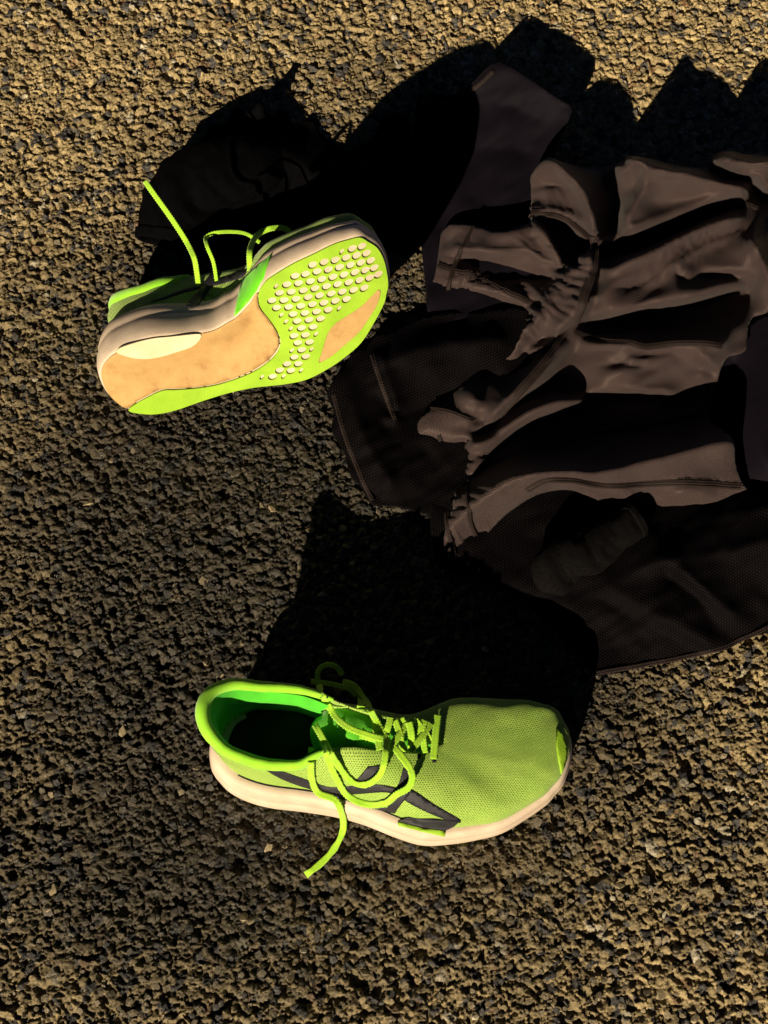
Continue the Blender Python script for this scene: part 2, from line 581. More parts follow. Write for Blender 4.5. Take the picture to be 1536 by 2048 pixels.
def stone_litter(n):
    V, Fc, Cc = [], [], []
    base = []
    for me in stone_meshes:
        base.append((np.array([v.co for v in me.vertices]), np.array([p.vertices[:] for p in me.polygons])))
    g = np.random.default_rng(31)
    b = 0
    for i in range(n):
        bv, bf = base[i % 8]
        p = at(g.uniform(-40, 1576), g.uniform(-40, 2088), 0)[0]
        r = g.uniform(0.0012, 0.0034)
        a = g.uniform(0, 6.3)
        t = Matrix.Rotation(g.uniform(-0.6, 0.6), 3, 'X') @ Matrix.Rotation(a, 3, 'Z')
        q = (bv * np.array([r * g.uniform(.8, 1.4), r, r])) @ np.array(t).T + np.array([p[0], p[1], g.uniform(-0.0014, 0.0003)])
        V.append(q)
        Fc.append(bf + b)
        b += len(bv)
        k = g.random()
        c = np.array([0.06, 0.055, 0.05]) if k < .2 else (np.array([0.5, 0.45, 0.34]) if k > .985 else np.array([0.22, 0.175, 0.105]) * g.uniform(.6, 1.3))
        Cc.append(np.tile(c, (len(bv), 1)))
    o = mesh_obj('loose_grit', np.concatenate(V), np.concatenate(Fc), M['asphalt'], ground, False)
    C = np.concatenate(Cc)
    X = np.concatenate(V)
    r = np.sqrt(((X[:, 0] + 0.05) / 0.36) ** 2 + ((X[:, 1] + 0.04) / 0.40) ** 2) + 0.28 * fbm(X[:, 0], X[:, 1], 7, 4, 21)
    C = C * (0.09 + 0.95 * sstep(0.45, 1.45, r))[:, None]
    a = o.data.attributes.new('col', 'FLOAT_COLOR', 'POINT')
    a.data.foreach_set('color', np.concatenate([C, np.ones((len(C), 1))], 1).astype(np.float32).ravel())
    o['kind'] = 'stuff'
    o['label'] = 'small angular grit between the asphalt stones'


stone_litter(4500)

# ------------------------------------------------------------------ shoes
# sole outline of the tipped shoe, traced on the photograph, brought back to the plane of its sole
SOLE_PX = [(197, 743), (209, 720), (232, 701), (300, 674), (378, 667), (399, 664), (430, 657), (456, 641), (470, 634),
           (495, 608), (516, 576), (528, 563), (542, 550), (584, 525), (626, 505), (667, 485), (699, 475), (720, 471),
           (736, 480), (757, 494), (772, 523), (779, 565), (774, 590), (770, 607), (751, 644), (724, 686), (688, 717),
           (657, 738), (615, 760), (570, 769), (508, 776), (456, 787), (404, 803), (352, 821), (313, 829), (279, 828),
           (256, 821), (235, 811), (214, 790), (200, 764)]
PITCH, ROLL = -.20, .70
AX = math.sqrt(1 - PITCH ** 2) * (.93 * CR + .37 * CU) - PITCH * CW          # heel to toe of the tipped shoe
AX /= np.linalg.norm(AX)
MED = (-.37 * CR + .93 * CU) * math.sqrt(1 - ROLL ** 2) + ROLL * CW
MED -= AX * (MED @ AX)
MED /= np.linalg.norm(MED)
NRM = np.cross(AX, MED)                                                    # outward normal of its sole
LORG = at(205, 765, 0.064)[0]


def rocker(x):
    """height of the underside above the ground line, x in metres from the heel"""
    return 0.016 * np.clip((x - 0.165) / 0.09, 0, 1.2) ** 2 + 0.006 * np.clip((0.03 - x) / 0.03, 0, 1) ** 2


def px_to_sole(px, lift=0.0):
    """photo pixels on the tipped shoe's sole -> right-shoe local (x, y), y > 0 medial"""
    d = rays(px)
    z = np.zeros(len(d))
    for _ in range(5):
        o = LORG - NRM[None] * (z + lift)[:, None]
        k = np.einsum('ij,j->i', o - CO, NRM) / (d @ NRM)
        q = CO + d * k[:, None] - LORG
        x, y = q @ AX, q @ MED
        z = rocker(x - X0)
    return np.stack([x - X0, y - Y0], 1)


X0, Y0 = 0.0, -0.017
X0 = px_to_sole(SOLE_PX)[:, 0].min()
OUT = spline(px_to_sole(SOLE_PX), 400, True)
LEN = OUT[:, 0].max()
ih, it = OUT[:, 0].argmin(), OUT[:, 0].argmax()
OUT = np.roll(OUT, -ih, 0)
it = OUT[:, 0].argmax()
NP_ = 90


def resample(p, n):
    s = np.concatenate([[0], np.cumsum(np.linalg.norm(np.diff(p, axis=0), axis=1))])
    w = np.linspace(0, s[-1], n)
    return np.stack([np.interp(w, s, p[:, i]) for i in range(p.shape[1])], 1)


MEDH = resample(OUT[:it + 1], NP_)                  # heel -> toe along the medial side
LATH = resample(np.concatenate([OUT[it:], OUT[:1]])[::-1], NP_)
LOOP = np.concatenate([LATH, MEDH[-2:0:-1]])         # closed: heel, lateral, toe, medial
PP = np.concatenate([np.linspace(0, 1, NP_), np.linspace(1, 0, NP_)[1:-1]])
NL = len(LOOP)
tang = np.roll(LOOP, -2, 0) - np.roll(LOOP, 2, 0)
tang /= np.linalg.norm(tang, axis=1)[:, None]
NOUT = np.stack([tang[:, 1], -tang[:, 0]], 1)
cen = LOOP.mean(0)
if ((LOOP - cen) * NOUT).sum() < 0:
    NOUT = -NOUT
for _ in range(3):
    NOUT = (np.roll(NOUT, 1, 0) + NOUT + np.roll(NOUT, -1, 0)) / 3
NOUT /= np.linalg.norm(NOUT, axis=1)[:, None]


TAN_PX = [(203, 741), (213, 722), (236, 704)] + [(300, 678), (378, 671), (402, 667), (430, 660), (458, 644), (472, 636), (497, 611), (515, 584),
          (515, 597), (519, 615), (535, 636), (550, 657), (557, 675), (557, 691), (549, 706), (534, 721), (507, 739), (470, 755), (430, 767),
          (391, 773), (352, 776), (326, 777), (300, 788), (274, 802), (255, 816), (237, 807), (218, 788), (206, 764)]
TANPOLY = spline(px_to_sole(TAN_PX), 130, True)


def stack_height(x):
    return np.interp(x / LEN, [0, .12, .35, .6, .8, .93, 1.0], [.046, .046, .042, .037, .031, .024, .021])


def ring(inset, z):
    p = LOOP - NOUT * inset
    return np.column_stack([p, np.broadcast_to(z, (NL,))])


def strip_faces(nr, nc, closed=True):
    f = []
    for j in range(nr - 1):
        for i in range(nc if closed else nc - 1):
            k = (i + 1) % nc
            f.append((j * nc + i, j * nc + k, (j + 1) * nc + k, (j + 1) * nc + i))
    return f


OPEN = np.array([  # p, x, |y|, z in cm along the opening edge, heel -> front of the throat
    (0, -.35, 0, 9.5), (.05, .1, 1.5, 9.2), (.11, 1.5, 2.6, 8.4), (.19, 4.2, 3.0, 7.5), (.27, 6.6, 2.9, 7.6),
    (.34, 8.2, 2.0, 8.5), (.42, 10.2, 1.35, 8.4), (.52, 12.6, 1.1, 7.7), (.66, 14.6, .95, 7.0), (.82, 15.7, .6, 6.6), (1, 16.1, 0, 6.5)])


def midline(x):
    return np.interp(x, [0, .05, .11, .17, .22, .25], [.004, .002, -.004, -.003, .002, .005])


class Shoe:
    pass


def build_shoe(root, to_world, mirror, slump=0.0, sag=0.0):
    """parts every shoe of the pair has; to_world maps right-shoe local metres to the world"""
    S = Shoe()
    S.root = root

    def W(p):
        p = np.array(p, float)
        return to_world(p)

    def flip(f):
        return [tuple(q[::-1]) for q in f] if mirror else f
    x = LOOP[:, 0]
    zb = rocker(x)
    th = stack_height(x)
    # midsole: closed foam body with a soft bulge, deeper groove half way up
    prof = [(.004, 0.0), (.0012, .02), (0, .07), (-.0012, .22), (-.0014, .42), (-.0004, .58), (.0002, .62), (-.0006, .67), (.0002, .82), (.0014, .95), (.0032, 1.0), (.0065, 1.01), (.013, 1.005)]
    rings = [ring(a, zb + th * t) for a, t in prof]
    V = np.concatenate(rings)
    F_ = strip_faces(len(prof), NL)
    nb = len(V)
    bottom = [(i, (i + 1) % NL) for i in range(NL)]
    tv, tf = triangulate((LOOP - NOUT * .004), (), 0.005)
    V = np.concatenate([V, np.column_stack([tv, rocker(tv[:, 0]) + .0008])])
    tc_ = TANPOLY.mean(0) + (TANPOLY - TANPOLY.mean(0)) * .998
    tf = tf[~inside(tv[tf].mean(1), tc_)]
    F_ += [tuple(int(i) + nb for i in f[::-1]) for f in tf]
    nb2 = len(V)
    iv, if_ = triangulate((LOOP - NOUT * .010), (), 0.010)
    V = np.concatenate([V, np.column_stack([iv, rocker(iv[:, 0]) + stack_height(iv[:, 0]) - .002])])
    F_ += [tuple(int(i) + nb2 for i in f) for f in if_]
    mid = mesh_obj('midsole', W(V), flip(F_), M['foam'], root)
    S.mid = (W(V), F_)

    # underside pads: triangulated in the plane of the sole, then laid on the curved underside
    def pad(name, poly, t0, t1, mat, holes=(), step=.004, parent=root, dish=0):
        v, f = triangulate(poly, holes, step)
        z = rocker(v[:, 0])
        if dish:
            dmin = np.full(len(v), 1.0)
            for q in np.asarray(poly):
                dmin = np.minimum(dmin, np.hypot(v[:, 0] - q[0], v[:, 1] - q[1]))
            z = z + dish * sstep(0, .022, dmin) * sstep(.015, .10, v[:, 0])
        lo, hi = np.column_stack([v, z - t1]), np.column_stack([v, z - t0])
        return slab(name, W(hi), W(lo), f if not mirror else f[:, ::-1], mat, parent, v, dish > 0)

    S.pad = pad
    tan = TANPOLY
    cream_px = [(232, 701), (250, 690), (300, 676), (345, 671), (398, 666), (401, 673), (394, 683), (380, 693), (350, 703), (320, 712), (290, 716), (262, 713), (245, 708)]
    cream = spline(px_to_sole(cream_px), 60, True)
    pad('heel_rubber', tan, -.0005, .0006, M['tan'], dish=.0065, step=.0035)
    pad('heel_pad', cream, .0004, .0014, M['cream'])
    green_px = [(257, 820), (275, 805), (301, 791), (327, 780), (352, 779), (391, 776), (430, 770), (471, 758), (509, 742), (536, 724), (552, 708),
                (560, 692), (560, 675), (552, 656), (537, 635), (521, 614), (517, 597), (518, 583), (529, 565), (543, 553), (584, 528), (626, 508), (667, 488),
                (699, 478), (720, 474), (735, 482), (755, 496), (769, 524), (776, 565), (772, 588), (768, 605), (749, 642), (722, 684), (687, 715),
                (656, 736), (615, 757), (570, 767), (508, 774), (456, 785), (404, 801), (352, 819), (313, 827), (280, 826)]
    green = spline(px_to_sole(green_px), 260, True)
    toe_px = [(640, 724), (637, 721), (642, 707), (653, 671), (659, 659), (670, 646), (688, 634), (720, 613), (740, 594), (757, 577), (761, 584), (755, 607), (740, 632), (720, 661), (688, 690), (663, 711)]
    toe = spline(px_to_sole(toe_px), 70, True)
    dots = [(695, 428), (805, 402), (912, 382), (1017, 360), (1117, 340), (1212, 318), (527, 535), (627, 517), (738, 493), (846, 474), (953, 452), (1058, 430),
            (1158, 408), (1252, 388), (447, 617), (560, 605), (673, 587), (784, 566), (890, 545), (997, 524), (1102, 500), (1200, 480), (1287, 458), (377, 697), (490, 688),
            (606, 674), (718, 655), (828, 636), (935, 615), (1042, 597), (1146, 576), (1242, 553), (305, 770), (420, 768), (537, 757), (652, 740), (762, 722),
            (873, 705), (980, 687), (1088, 670), (1190, 650), (350, 840), (466, 834), (582, 824), (693, 808), (803, 793), (913, 775), (1020, 758), (508, 902),
            (622, 892), (733, 878), (845, 860), (547, 968), (661, 957), (771, 945), (588, 1035), (700, 1025), (517, 1110), (625, 1102), (553, 1177), (665, 1170),
            (590, 1244), (520, 1315), (630, 1308), (450, 1380), (558, 1378), (380, 1440), (487, 1443), (312, 1500), (1075, 272), (1168, 250), (1325, 520), (1290, 300), (1330, 360), (1365, 430)]
    halves = [(975, 300), (345, 632), (395, 908), (440, 973), (487, 1040), (495, 1250), (728, 1093), (685, 1238), (585, 1440), (210, 1503), (417, 1497), (950, 845)]
    dl = px_to_sole([(480 + a / 4.8, 440 + b / 4.8) for a, b in dots])
    hl = px_to_sole([(480 + a / 4.8, 440 + b / 4.8) for a, b in halves])
    a = np.linspace(0, 2 * math.pi, 14, endpoint=False)
    dotl = []
    for q in dl:
        if q[0] > LEN - .006:
            continue
        dotl.append(np.stack([q[0] + .0037 * np.cos(a), q[1] + .0030 * np.sin(a)], 1))
    for q in hl:
        dotl.append(np.stack([q[0] + .0024 * np.cos(a), q[1] + .0019 * np.sin(a + .5)], 1))
    # lug pattern: one sheet with real holes
    pad('outsole', green, -.0004, .0009, M['rubber'], [toe] + dotl, .0045)
    inner = toe.mean(0) + (toe - toe.mean(0)) * .985
    pad('toe_rubber', inner, -.0004, .0009, M['tan'])

    # upper: ring between the feather line and the long opening of collar and throat
    B = ring(np.interp(PP, [0, .1, .5, .7, 1], [.0065, .0085, .0085, .0045, .0022])[:, None], zb + th * .985)
    sg = np.concatenate([-np.ones(NP_), np.ones(NP_ - 2)])
    k = LEN / .255 * .01
    T = np.column_stack([np.interp(PP, OPEN[:, 0], OPEN[:, 1]) * k, np.interp(PP, OPEN[:, 0], OPEN[:, 2]) * .01 * sg, np.interp(PP, OPEN[:, 0], OPEN[:, 3]) * .01])
    for _ in range(4):
        T = (np.roll(T, 1, 0) + 2 * T + np.roll(T, -1, 0)) / 4
    T[:, 1] += midline(T[:, 0])
    dist = np.linalg.norm(T - B, axis=1)[:, None]
    hor = B[:, :2] - T[:, :2]
    hor /= np.linalg.norm(hor, axis=1)[:, None] + 1e-9
    wcol = sstep(.40, .26, PP)[:, None] * 0 + (1 - sstep(.26, .42, PP))[:, None]
    d0 = np.column_stack([NOUT * np.interp(PP, [0, .4, .6, 1], [.10, .04, .16, .16])[:, None], np.ones(NL)])
    toe_w = sstep(.7, 1.0, PP)
    d0[:, :2] += NOUT * (.15 * toe_w)[:, None]
    d1c = np.column_stack([NOUT * .10, -np.ones(NL)])
    d1f = np.column_stack([hor * .95, -.28 * np.ones(NL)])
    d1 = d1c * wcol + d1f * (1 - wcol)
    h0 = np.interp(PP, [0, .3, .6, .8, 1], [.38, .40, .42, .30, .22])[:, None]
    h1 = np.interp(PP, [0, .3, .6, .8, 1], [.35, .38, .50, .62, .66])[:, None]
    P0, P1, P2, P3 = B, B + d0 * dist * h0, T + d1 * dist * h1, T
    NT = 34
    tt = np.linspace(0, 1, NT)
    rows = [((1 - t) ** 3) * P0 + 3 * t * (1 - t) ** 2 * P1 + 3 * t * t * (1 - t) * P2 + t ** 3 * P3 for t in tt]
    G = np.stack(rows)                                   # NT x NL x 3
    # soft creases of a worn knit across the toe box and the quarters
    nr = np.cross(np.roll(G, -1, 1) - np.roll(G, 1, 1), np.gradient(G, axis=0))
    nr /= np.linalg.norm(nr, axis=2)[:, :, None] + 1e-12
    if (nr[NT // 3, :, :2] * NOUT).sum() < 0:
        nr = -nr
    wob = fbm(G[:, :, 0].ravel(), (G[:, :, 1] + G[:, :, 2]).ravel(), 55, 3, 44).reshape(NT, NL)
    fade = np.sin(np.pi * np.clip(tt, 0, 1))[:, None]
    G = G + nr * (wob * .0016 * fade)[:, :, None]
    if slump or sag:
        hgt = np.clip(G[:, :, 2] - B[None, :, 2], 0, .1)
        back = (1 - sstep(0, .5, PP))[None]
        G[:, :, 0] += slump * (hgt / .055) ** 1.3 * back
        G[:, :, 1] -= sag * hgt
        T = G[-1].copy()
    S.G, S.N3 = G, nr
    V = G.reshape(-1, 3)
    su = np.concatenate([[0], np.cumsum(np.linalg.norm(np.diff(LOOP, axis=0), axis=1))])
    arc = np.linalg.norm(np.diff(G, axis=0), axis=2).cumsum(0)
    arc = np.concatenate([np.zeros((1, NL)), arc])
    # knit coordinates: plain x and girth so that rows run along the foot
    girth = G[:, :, 1] + np.tanh(G[:, :, 1] / .018) * (.075 - G[:, :, 2])
    uv = np.stack([G[:, :, 0], girth], 2).reshape(-1, 2)
    f = strip_faces(NT, NL)
    up = mesh_obj('upper', W(V), flip(f), M['knit'], root, True, uv)
    solidify(up, .0016, 1 if False else -1)
    S.up = (W(V), f)
    S.T, S.B = T, B

    # padded collar: a soft roll round the ankle part of the opening
    ncol = int(NP_ * .36)
    ids = [(NL - ncol + i) % NL for i in range(ncol)] + list(range(ncol + 1))
    ctr = T[ids]
    rad = np.interp(np.abs(np.arange(len(ids)) - ncol) / ncol, [0, .5, .85, 1], [.0050, .0046, .0032, .0012])
    ctr = ctr - np.array([0, 0, 1]) * (rad[:, None] * .6) - np.column_stack([NOUT[ids], np.zeros(len(ids))]) * (rad[:, None] * .35)
    tg = np.gradient(ctr, axis=0)
    tg /= np.linalg.norm(tg, axis=1)[:, None]
    side = np.cross(tg, np.array([0, 0, 1.0]))
    side /= np.linalg.norm(side, axis=1)[:, None]
    upv = np.cross(side, tg)
    m = 12
    an = np.linspace(0, 2 * math.pi, m, endpoint=False)
    tube = np.stack([ctr + side * (rad * np.cos(q))[:, None] + upv * (rad * 1.35 * np.sin(q))[:, None] for q in an], 1).reshape(-1, 3)
    tube += (fbm(tube[:, 0], tube[:, 1], 120, 3, 5) * .0012)[:, None] * np.array([0.3, 0.3, 1])
    f = strip_faces(len(ids), m)
    f = [(i * m + j, i * m + (j + 1) % m, (i + 1) * m + (j + 1) % m, (i + 1) * m + j) for i in range(len(ids) - 1) for j in range(m)]
    f += [tuple(range(m))[::-1], tuple((len(ids) - 1) * m + j for j in range(m))]
    mesh_obj('collar', W(tube), f, M['collar'], root)
    # padded lining inside the heel
    lrows = []
    for jj, j in enumerate(range(NT - 1, 3, -3)):
        s = jj / 9.0
        padd = .0035 + .0055 * math.sin(math.pi * min(1, s * 1.2 + .12))
        lrows.append(G[j][ids] - nr[j][ids] * padd)
    LV = np.concatenate(lrows)
    f = [(j * len(ids) + i, j * len(ids) + i + 1, (j + 1) * len(ids) + i + 1, (j + 1) * len(ids) + i) for j in range(len(lrows) - 1) for i in range(len(ids) - 1)]
    mesh_obj('lining', W(LV), f, M['lining'], root)

    # insole
    iv, jf = triangulate(LOOP - NOUT * .0075, (), .008)
    iz = rocker(iv[:, 0]) + stack_height(iv[:, 0]) + .001 + .004 * np.exp(-((iv[:, 0] - .1) / .04) ** 2) * (iv[:, 1] > 0)
    mesh_obj('insole', W(np.column_stack([iv, iz])), flip([tuple(map(int, q)) for q in jf]), M['insole'], root)

    # tongue under the throat, its free end sunk into the shoe
    tx = np.linspace(.072, .158, 30) * (k / .01)
    ty = np.linspace(-1, 1, 15)
    tz = np.interp(tx / (k / .01), [.072, .085, .10, .12, .14, .158], [.062, .071, .0800, .0765, .0690, .0630])
    wd = np.minimum(np.interp(tx / (k / .01), [.072, .080, .10, .13, .158], [.013, .018, .020, .020, .012]), np.interp(tx / (k / .01), OPEN[4:, 1] * .01, OPEN[4:, 2] * .01) + .0015)
    TV, TU = [], []
    for i in range(30):
        for j in range(15):
            y = ty[j] * wd[i]
            xx = tx[i] + (.006 * ty[j] ** 2 if i < 3 else 0)
            TV.append((xx + slump * .3, y + midline(xx) - sag * .035, tz[i] - .006 * ty[j] ** 2 + .0006 * math.sin(i * 1.1 + j * .6)))
    TV = np.array(TV)
    f = [(i * 15 + j, i * 15 + j + 1, (i + 1) * 15 + j + 1, (i + 1) * 15 + j) for i in range(29) for j in range(14)]
    tongue = mesh_obj('tongue', W(TV), f, M['tongue'], root)
    solidify(tongue, .002, -1)
    S.tongue_obj = tongue
    S.tongue = (W(TV), f)
    S.W = W

    # BVH of everything the laces and the prints lie on
    vv, ff = [], []
    b = 0
    for v, f in (S.mid, S.up, S.tongue):
        vv += [Vector(q) for q in v]
        ff += [tuple(int(i) + b for i in q) for q in f]
        b += len(v)
    S.bvh = BVHTree.FromPolygons(vv, ff)
    nu = len(S.mid[1]) + len(S.up[1])
    S.shell = BVHTree.FromPolygons(vv, ff[:nu])
    S.tbvh = BVHTree.FromPolygons(vv, ff[nu:])
    return S


def cast(bvh, uv):
    hit, nrm = [], []
    o = Vector(CO)
    for d in rays(uv):
        h, n, _, _ = bvh.ray_cast(o, Vector(d).normalized())
        if h is None:
            hit.append(None)
            nrm.append(None)
        else:
            if n.dot(Vector(d)) > 0:
                n = -n
            hit.append(h)
            nrm.append(n)
    return hit, nrm


def overlay(name, px, S, mat, parent, lift=.0004, step=7, smooth_n=0, bvh=None, uvs=False, jump=.02):
    """thin piece lying on the shoe's surface, outlined on the photograph"""
    poly = spline(px, smooth_n, True) if smooth_n else np.array(px, float)
    v, f = triangulate(poly, (), step)
    hit, nrm = cast(bvh or S.shell, v)
    ok = np.array([h is not None for h in hit])
    ds = np.array([(h - Vector(CO)).length if h is not None else 0 for h in hit])
    keep = [q for q in f if ok[q].all() and np.ptp(ds[q]) < jump]
    if not keep:
        return None
    # one connected piece only
    par = list(range(len(v)))

    def find(i):
        while par[i] != i:
            par[i] = par[par[i]]
            i = par[i]
        return i
    for q in keep:
        a, b, c = (find(int(i)) for i in q)
        par[b] = a
        par[find(c)] = a
    cnt = {}
    for q in keep:
        cnt[find(int(q[0]))] = cnt.get(find(int(q[0])), 0) + 1
    big = max(cnt, key=cnt.get)
    keep = [q for q in keep if find(int(q[0])) == big]
    used = sorted({int(i) for q in keep for i in q})
    mp = {i: j for j, i in enumerate(used)}
    top = np.array([hit[i] + nrm[i] * lift for i in used])
    bot = np.array([hit[i] - nrm[i] * .0004 for i in used])
    fc = np.array([[mp[int(i)] for i in q] for q in keep])
    # image y runs down, so flip to face the viewer
    o = slab(name, top, bot, fc[:, ::-1], mat, parent, v[used] * .0004 if uvs else None, True)
    return o


def ribbon(name, P, NR, width, mat, parent, thick=.0008, pitch=.0021, ser=.00034, twist=None):
    """flat woven lace with scalloped edges along 3D points P with surface normals NR"""
    n = max(12, int(np.linalg.norm(np.diff(P, axis=0), axis=1).sum() / (pitch / 3)))
    Q = spline(np.column_stack([P, NR]), n)
    C, R_ = Q[:, :3], Q[:, 3:]
    for _ in range(3):
        C[1:-1] = (C[:-2] + 2 * C[1:-1] + C[2:]) / 4
    t = np.gradient(C, axis=0)
    t /= np.linalg.norm(t, axis=1)[:, None] + 1e-12
    s = np.cross(t, R_)
    s /= np.linalg.norm(s, axis=1)[:, None] + 1e-12
    if twist is not None:
        w = np.interp(np.linspace(0, 1, n), np.linspace(0, 1, len(twist)), twist)[:, None]
        up0 = np.cross(s, t)
        s = s * np.cos(w) + up0 * np.sin(w)
    up = np.cross(s, t)
    arc = np.concatenate([[0], np.cumsum(np.linalg.norm(np.diff(C, axis=0), axis=1))])
    wv = width / 2 + ser * np.sin(arc / pitch * 2 * math.pi)
    hv = thick / 2 * (1 + .12 * np.sin(arc / pitch * 2 * math.pi))
    cols = [(-1, 0), (-.75, .8), (-.3, 1.0), (0, .55), (.3, 1.0), (.75, .8), (1, 0), (.75, -.8), (0, -.9), (-.75, -.8)]
    V = np.stack([C + s * (wv * a)[:, None] + up * (hv * b)[:, None] for a, b in cols], 1).reshape(-1, 3)
    m = len(cols)
    f = [(i * m + j, i * m + (j + 1) % m, (i + 1) * m + (j + 1) % m, (i + 1) * m + j) for i in range(n - 1) for j in range(m)]
    f += [tuple(range(m))[::-1], tuple((n - 1) * m + j for j in range(m))]
    return mesh_obj(name, V, f, mat, parent)


def lace(px, lift, S, parent, width=.0046, name='lace', twist=None, span=False, n=None, thick=.0008):
    """lace traced on the photograph; it lies `lift` above whatever the shoe shows there"""
    px = np.array(px, float)
    n = n or max(14, int(np.linalg.norm(np.diff(px, axis=0), axis=1).sum() / 7))
    q = spline(px, n)
    lf = np.interp(np.linspace(0, 1, n), np.linspace(0, 1, len(lift)), lift) if np.ndim(lift) else np.full(n, lift)
    hit, nrm = cast(S.bvh, q)
    P, R_ = [], []
    for i in range(n):
        d = rays(q[i])[0]
        d = d / np.linalg.norm(d)
        if hit[i] is None:
            p = at(q[i][0], q[i][1], .002)[0]
            nn = np.array([0, 0, 1.0])
        else:
            p = np.array(hit[i])
            nn = np.array(nrm[i])
        P.append(p - d * lf[i])
        R_.append(nn)
    P, R_ = np.array(P), np.array(R_)
    # smooth the depth so the lace spans hollows instead of dropping into them
    dep = np.linalg.norm(P - CO, axis=1)
    dirs = (P - CO) / dep[:, None]
    sm = dep.copy()
    if span:
        t_ = np.linspace(0, 1, n)
        sm = np.minimum(dep[0] + (dep[-1] - dep[0]) * t_ - .002 * np.sin(np.pi * t_), dep - .0006)
    for _ in range(10 if span else 8):
        s2 = sm.copy()
        s2[1:-1] = (sm[:-2] + 2 * sm[1:-1] + sm[2:]) / 4
        sm = s2 if span else np.minimum(s2, dep)
    P = CO + dirs * sm[:, None]
    for _ in range(4):
        R_[1:-1] = (R_[:-2] + 2 * R_[1:-1] + R_[2:]) / 4
    R_ = (np.tile([0, -.3, 1.0], (n, 1)) if span else R_ * .35 + np.array([0, -.2, 1.0]) * .75)
    R_ /= np.linalg.norm(R_, axis=1)[:, None]
    return ribbon(name, P, R_, width, M['lace'], parent, twist=twist, thick=thick)


# --- upright right shoe
YAW = math.radians(-2.4)
RORG = at(434, 1478, 0)[0] + np.array([0, -.017, .002])
RSC = .256 / LEN
RC, RS = math.cos(YAW), math.sin(YAW)


def right_world(p):
    p = p * RSC * np.array([1, .90, .94])
    return np.stack([RORG[0] + p[:, 0] * RC - p[:, 1] * RS, RORG[1] + p[:, 0] * RS + p[:, 1] * RC, RORG[2] + p[:, 2]], 1)


shoe_r = empty('running_shoe', tuple(right_world(np.array([[.12, 0, 0]]))[0] * np.array([1, 1, 0])), 'bright green running shoe standing upright with loose laces across its top', 'shoe', 'pair of green running shoes')
SR = build_shoe(shoe_r, right_world, False, 0, -.27)


def left_world(p):
    q = p.copy()
    return LORG + AX * (q[:, :1] + X0) + MED * (q[:, 1:2] + Y0) - NRM * q[:, 2:3]


shoe_l = empty('running_shoe', (LORG[0] + .1, LORG[1], 0), 'green running shoe tipped on its side showing the dotted sole', 'shoe', 'pair of green running shoes')
SL = build_shoe(shoe_l, left_world, True, .020, -.02)
LOW = min(SL.up[0][:, 2].min(), SL.mid[0][:, 2].min())
print('LEN', LEN, 'width', np.ptp(OUT[:, 1]), 'left shoe lowest', SL.up[0][:, 2].min(), SL.mid[0][:, 2].min())

# prints and trims of the upright shoe
overlay('side_stripe', [(508, 1520), (560, 1540), (620, 1561), (665, 1574), (740, 1568), (790, 1575), (800, 1592), (770, 1584), (700, 1588), (640, 1583), (560, 1556)], SR, M['black'], shoe_r, smooth_n=60)
overlay('side_stripe', [(627, 1573), (660, 1578), (720, 1602), (790, 1620), (774, 1624), (700, 1604), (640, 1584)], SR, M['black'], shoe_r, smooth_n=40)
overlay('side_stripe', [(709, 1563), (735, 1533), (760, 1530), (752, 1553), (730, 1567)], SR, M['black'], shoe_r, lift=.0005)
overlay('side_stripe', [(770, 1622), (790, 1585), (806, 1537), (830, 1550), (818, 1590), (790, 1626)], SR, M['black'], shoe_r, lift=.0006)
overlay('side_stripe', [(800, 1578), (825, 1580), (870, 1610), (922, 1640), (905, 1643), (850, 1622), (806, 1597)], SR, M['black'], shoe_r, smooth_n=40, lift=.0005)
overlay('midsole_panel', [(818, 1633), (921, 1640), (905, 1655), (890, 1662), (850, 1656), (797, 1643)], SR, M['black'], shoe_r, lift=.0008)
overlay('midsole_trim', [(795, 1644), (850, 1657), (891, 1663), (889, 1671), (845, 1664), (797, 1650)], SR, M['rubber'], shoe_r, lift=.001)
overlay('toe_bumper', [(1112, 1456), (1120, 1462), (1128, 1480), (1132, 1500), (1128, 1530), (1120, 1548), (1116, 1520), (1112, 1495)], SR, M['rubber'], shoe_r, lift=.0012, step=5)
overlay('eyelet_overlay', [(700, 1480), (722, 1472), (750, 1480), (775, 1488), (800, 1480), (828, 1490), (838, 1505), (822, 1512), (800, 1505), (780, 1512), (760, 1504), (735, 1506), (712, 1500)], SR, M['lime'], shoe_r, smooth_n=60, lift=.0008, step=6, jump=.009)
overlay('collar_trim', [(522, 1507), (560, 1488), (600, 1472), (650, 1468), (690, 1478), (700, 1490), (650, 1488), (610, 1500), (575, 1520), (545, 1522)], SR, M['lime'], shoe_r, smooth_n=60, lift=.0006, step=6)

# punched eyelets along the lacing
for eu, ev in ((868, 1522), (838, 1512), (800, 1508), (760, 1502)):
    ring_px = [(eu + 4 * math.cos(q), ev + 3.6 * math.sin(q)) for q in np.linspace(0, 2 * math.pi, 10, endpoint=False)]
    overlay('eyelet', ring_px, SR, M['insole'], shoe_r, lift=.0013, step=None)

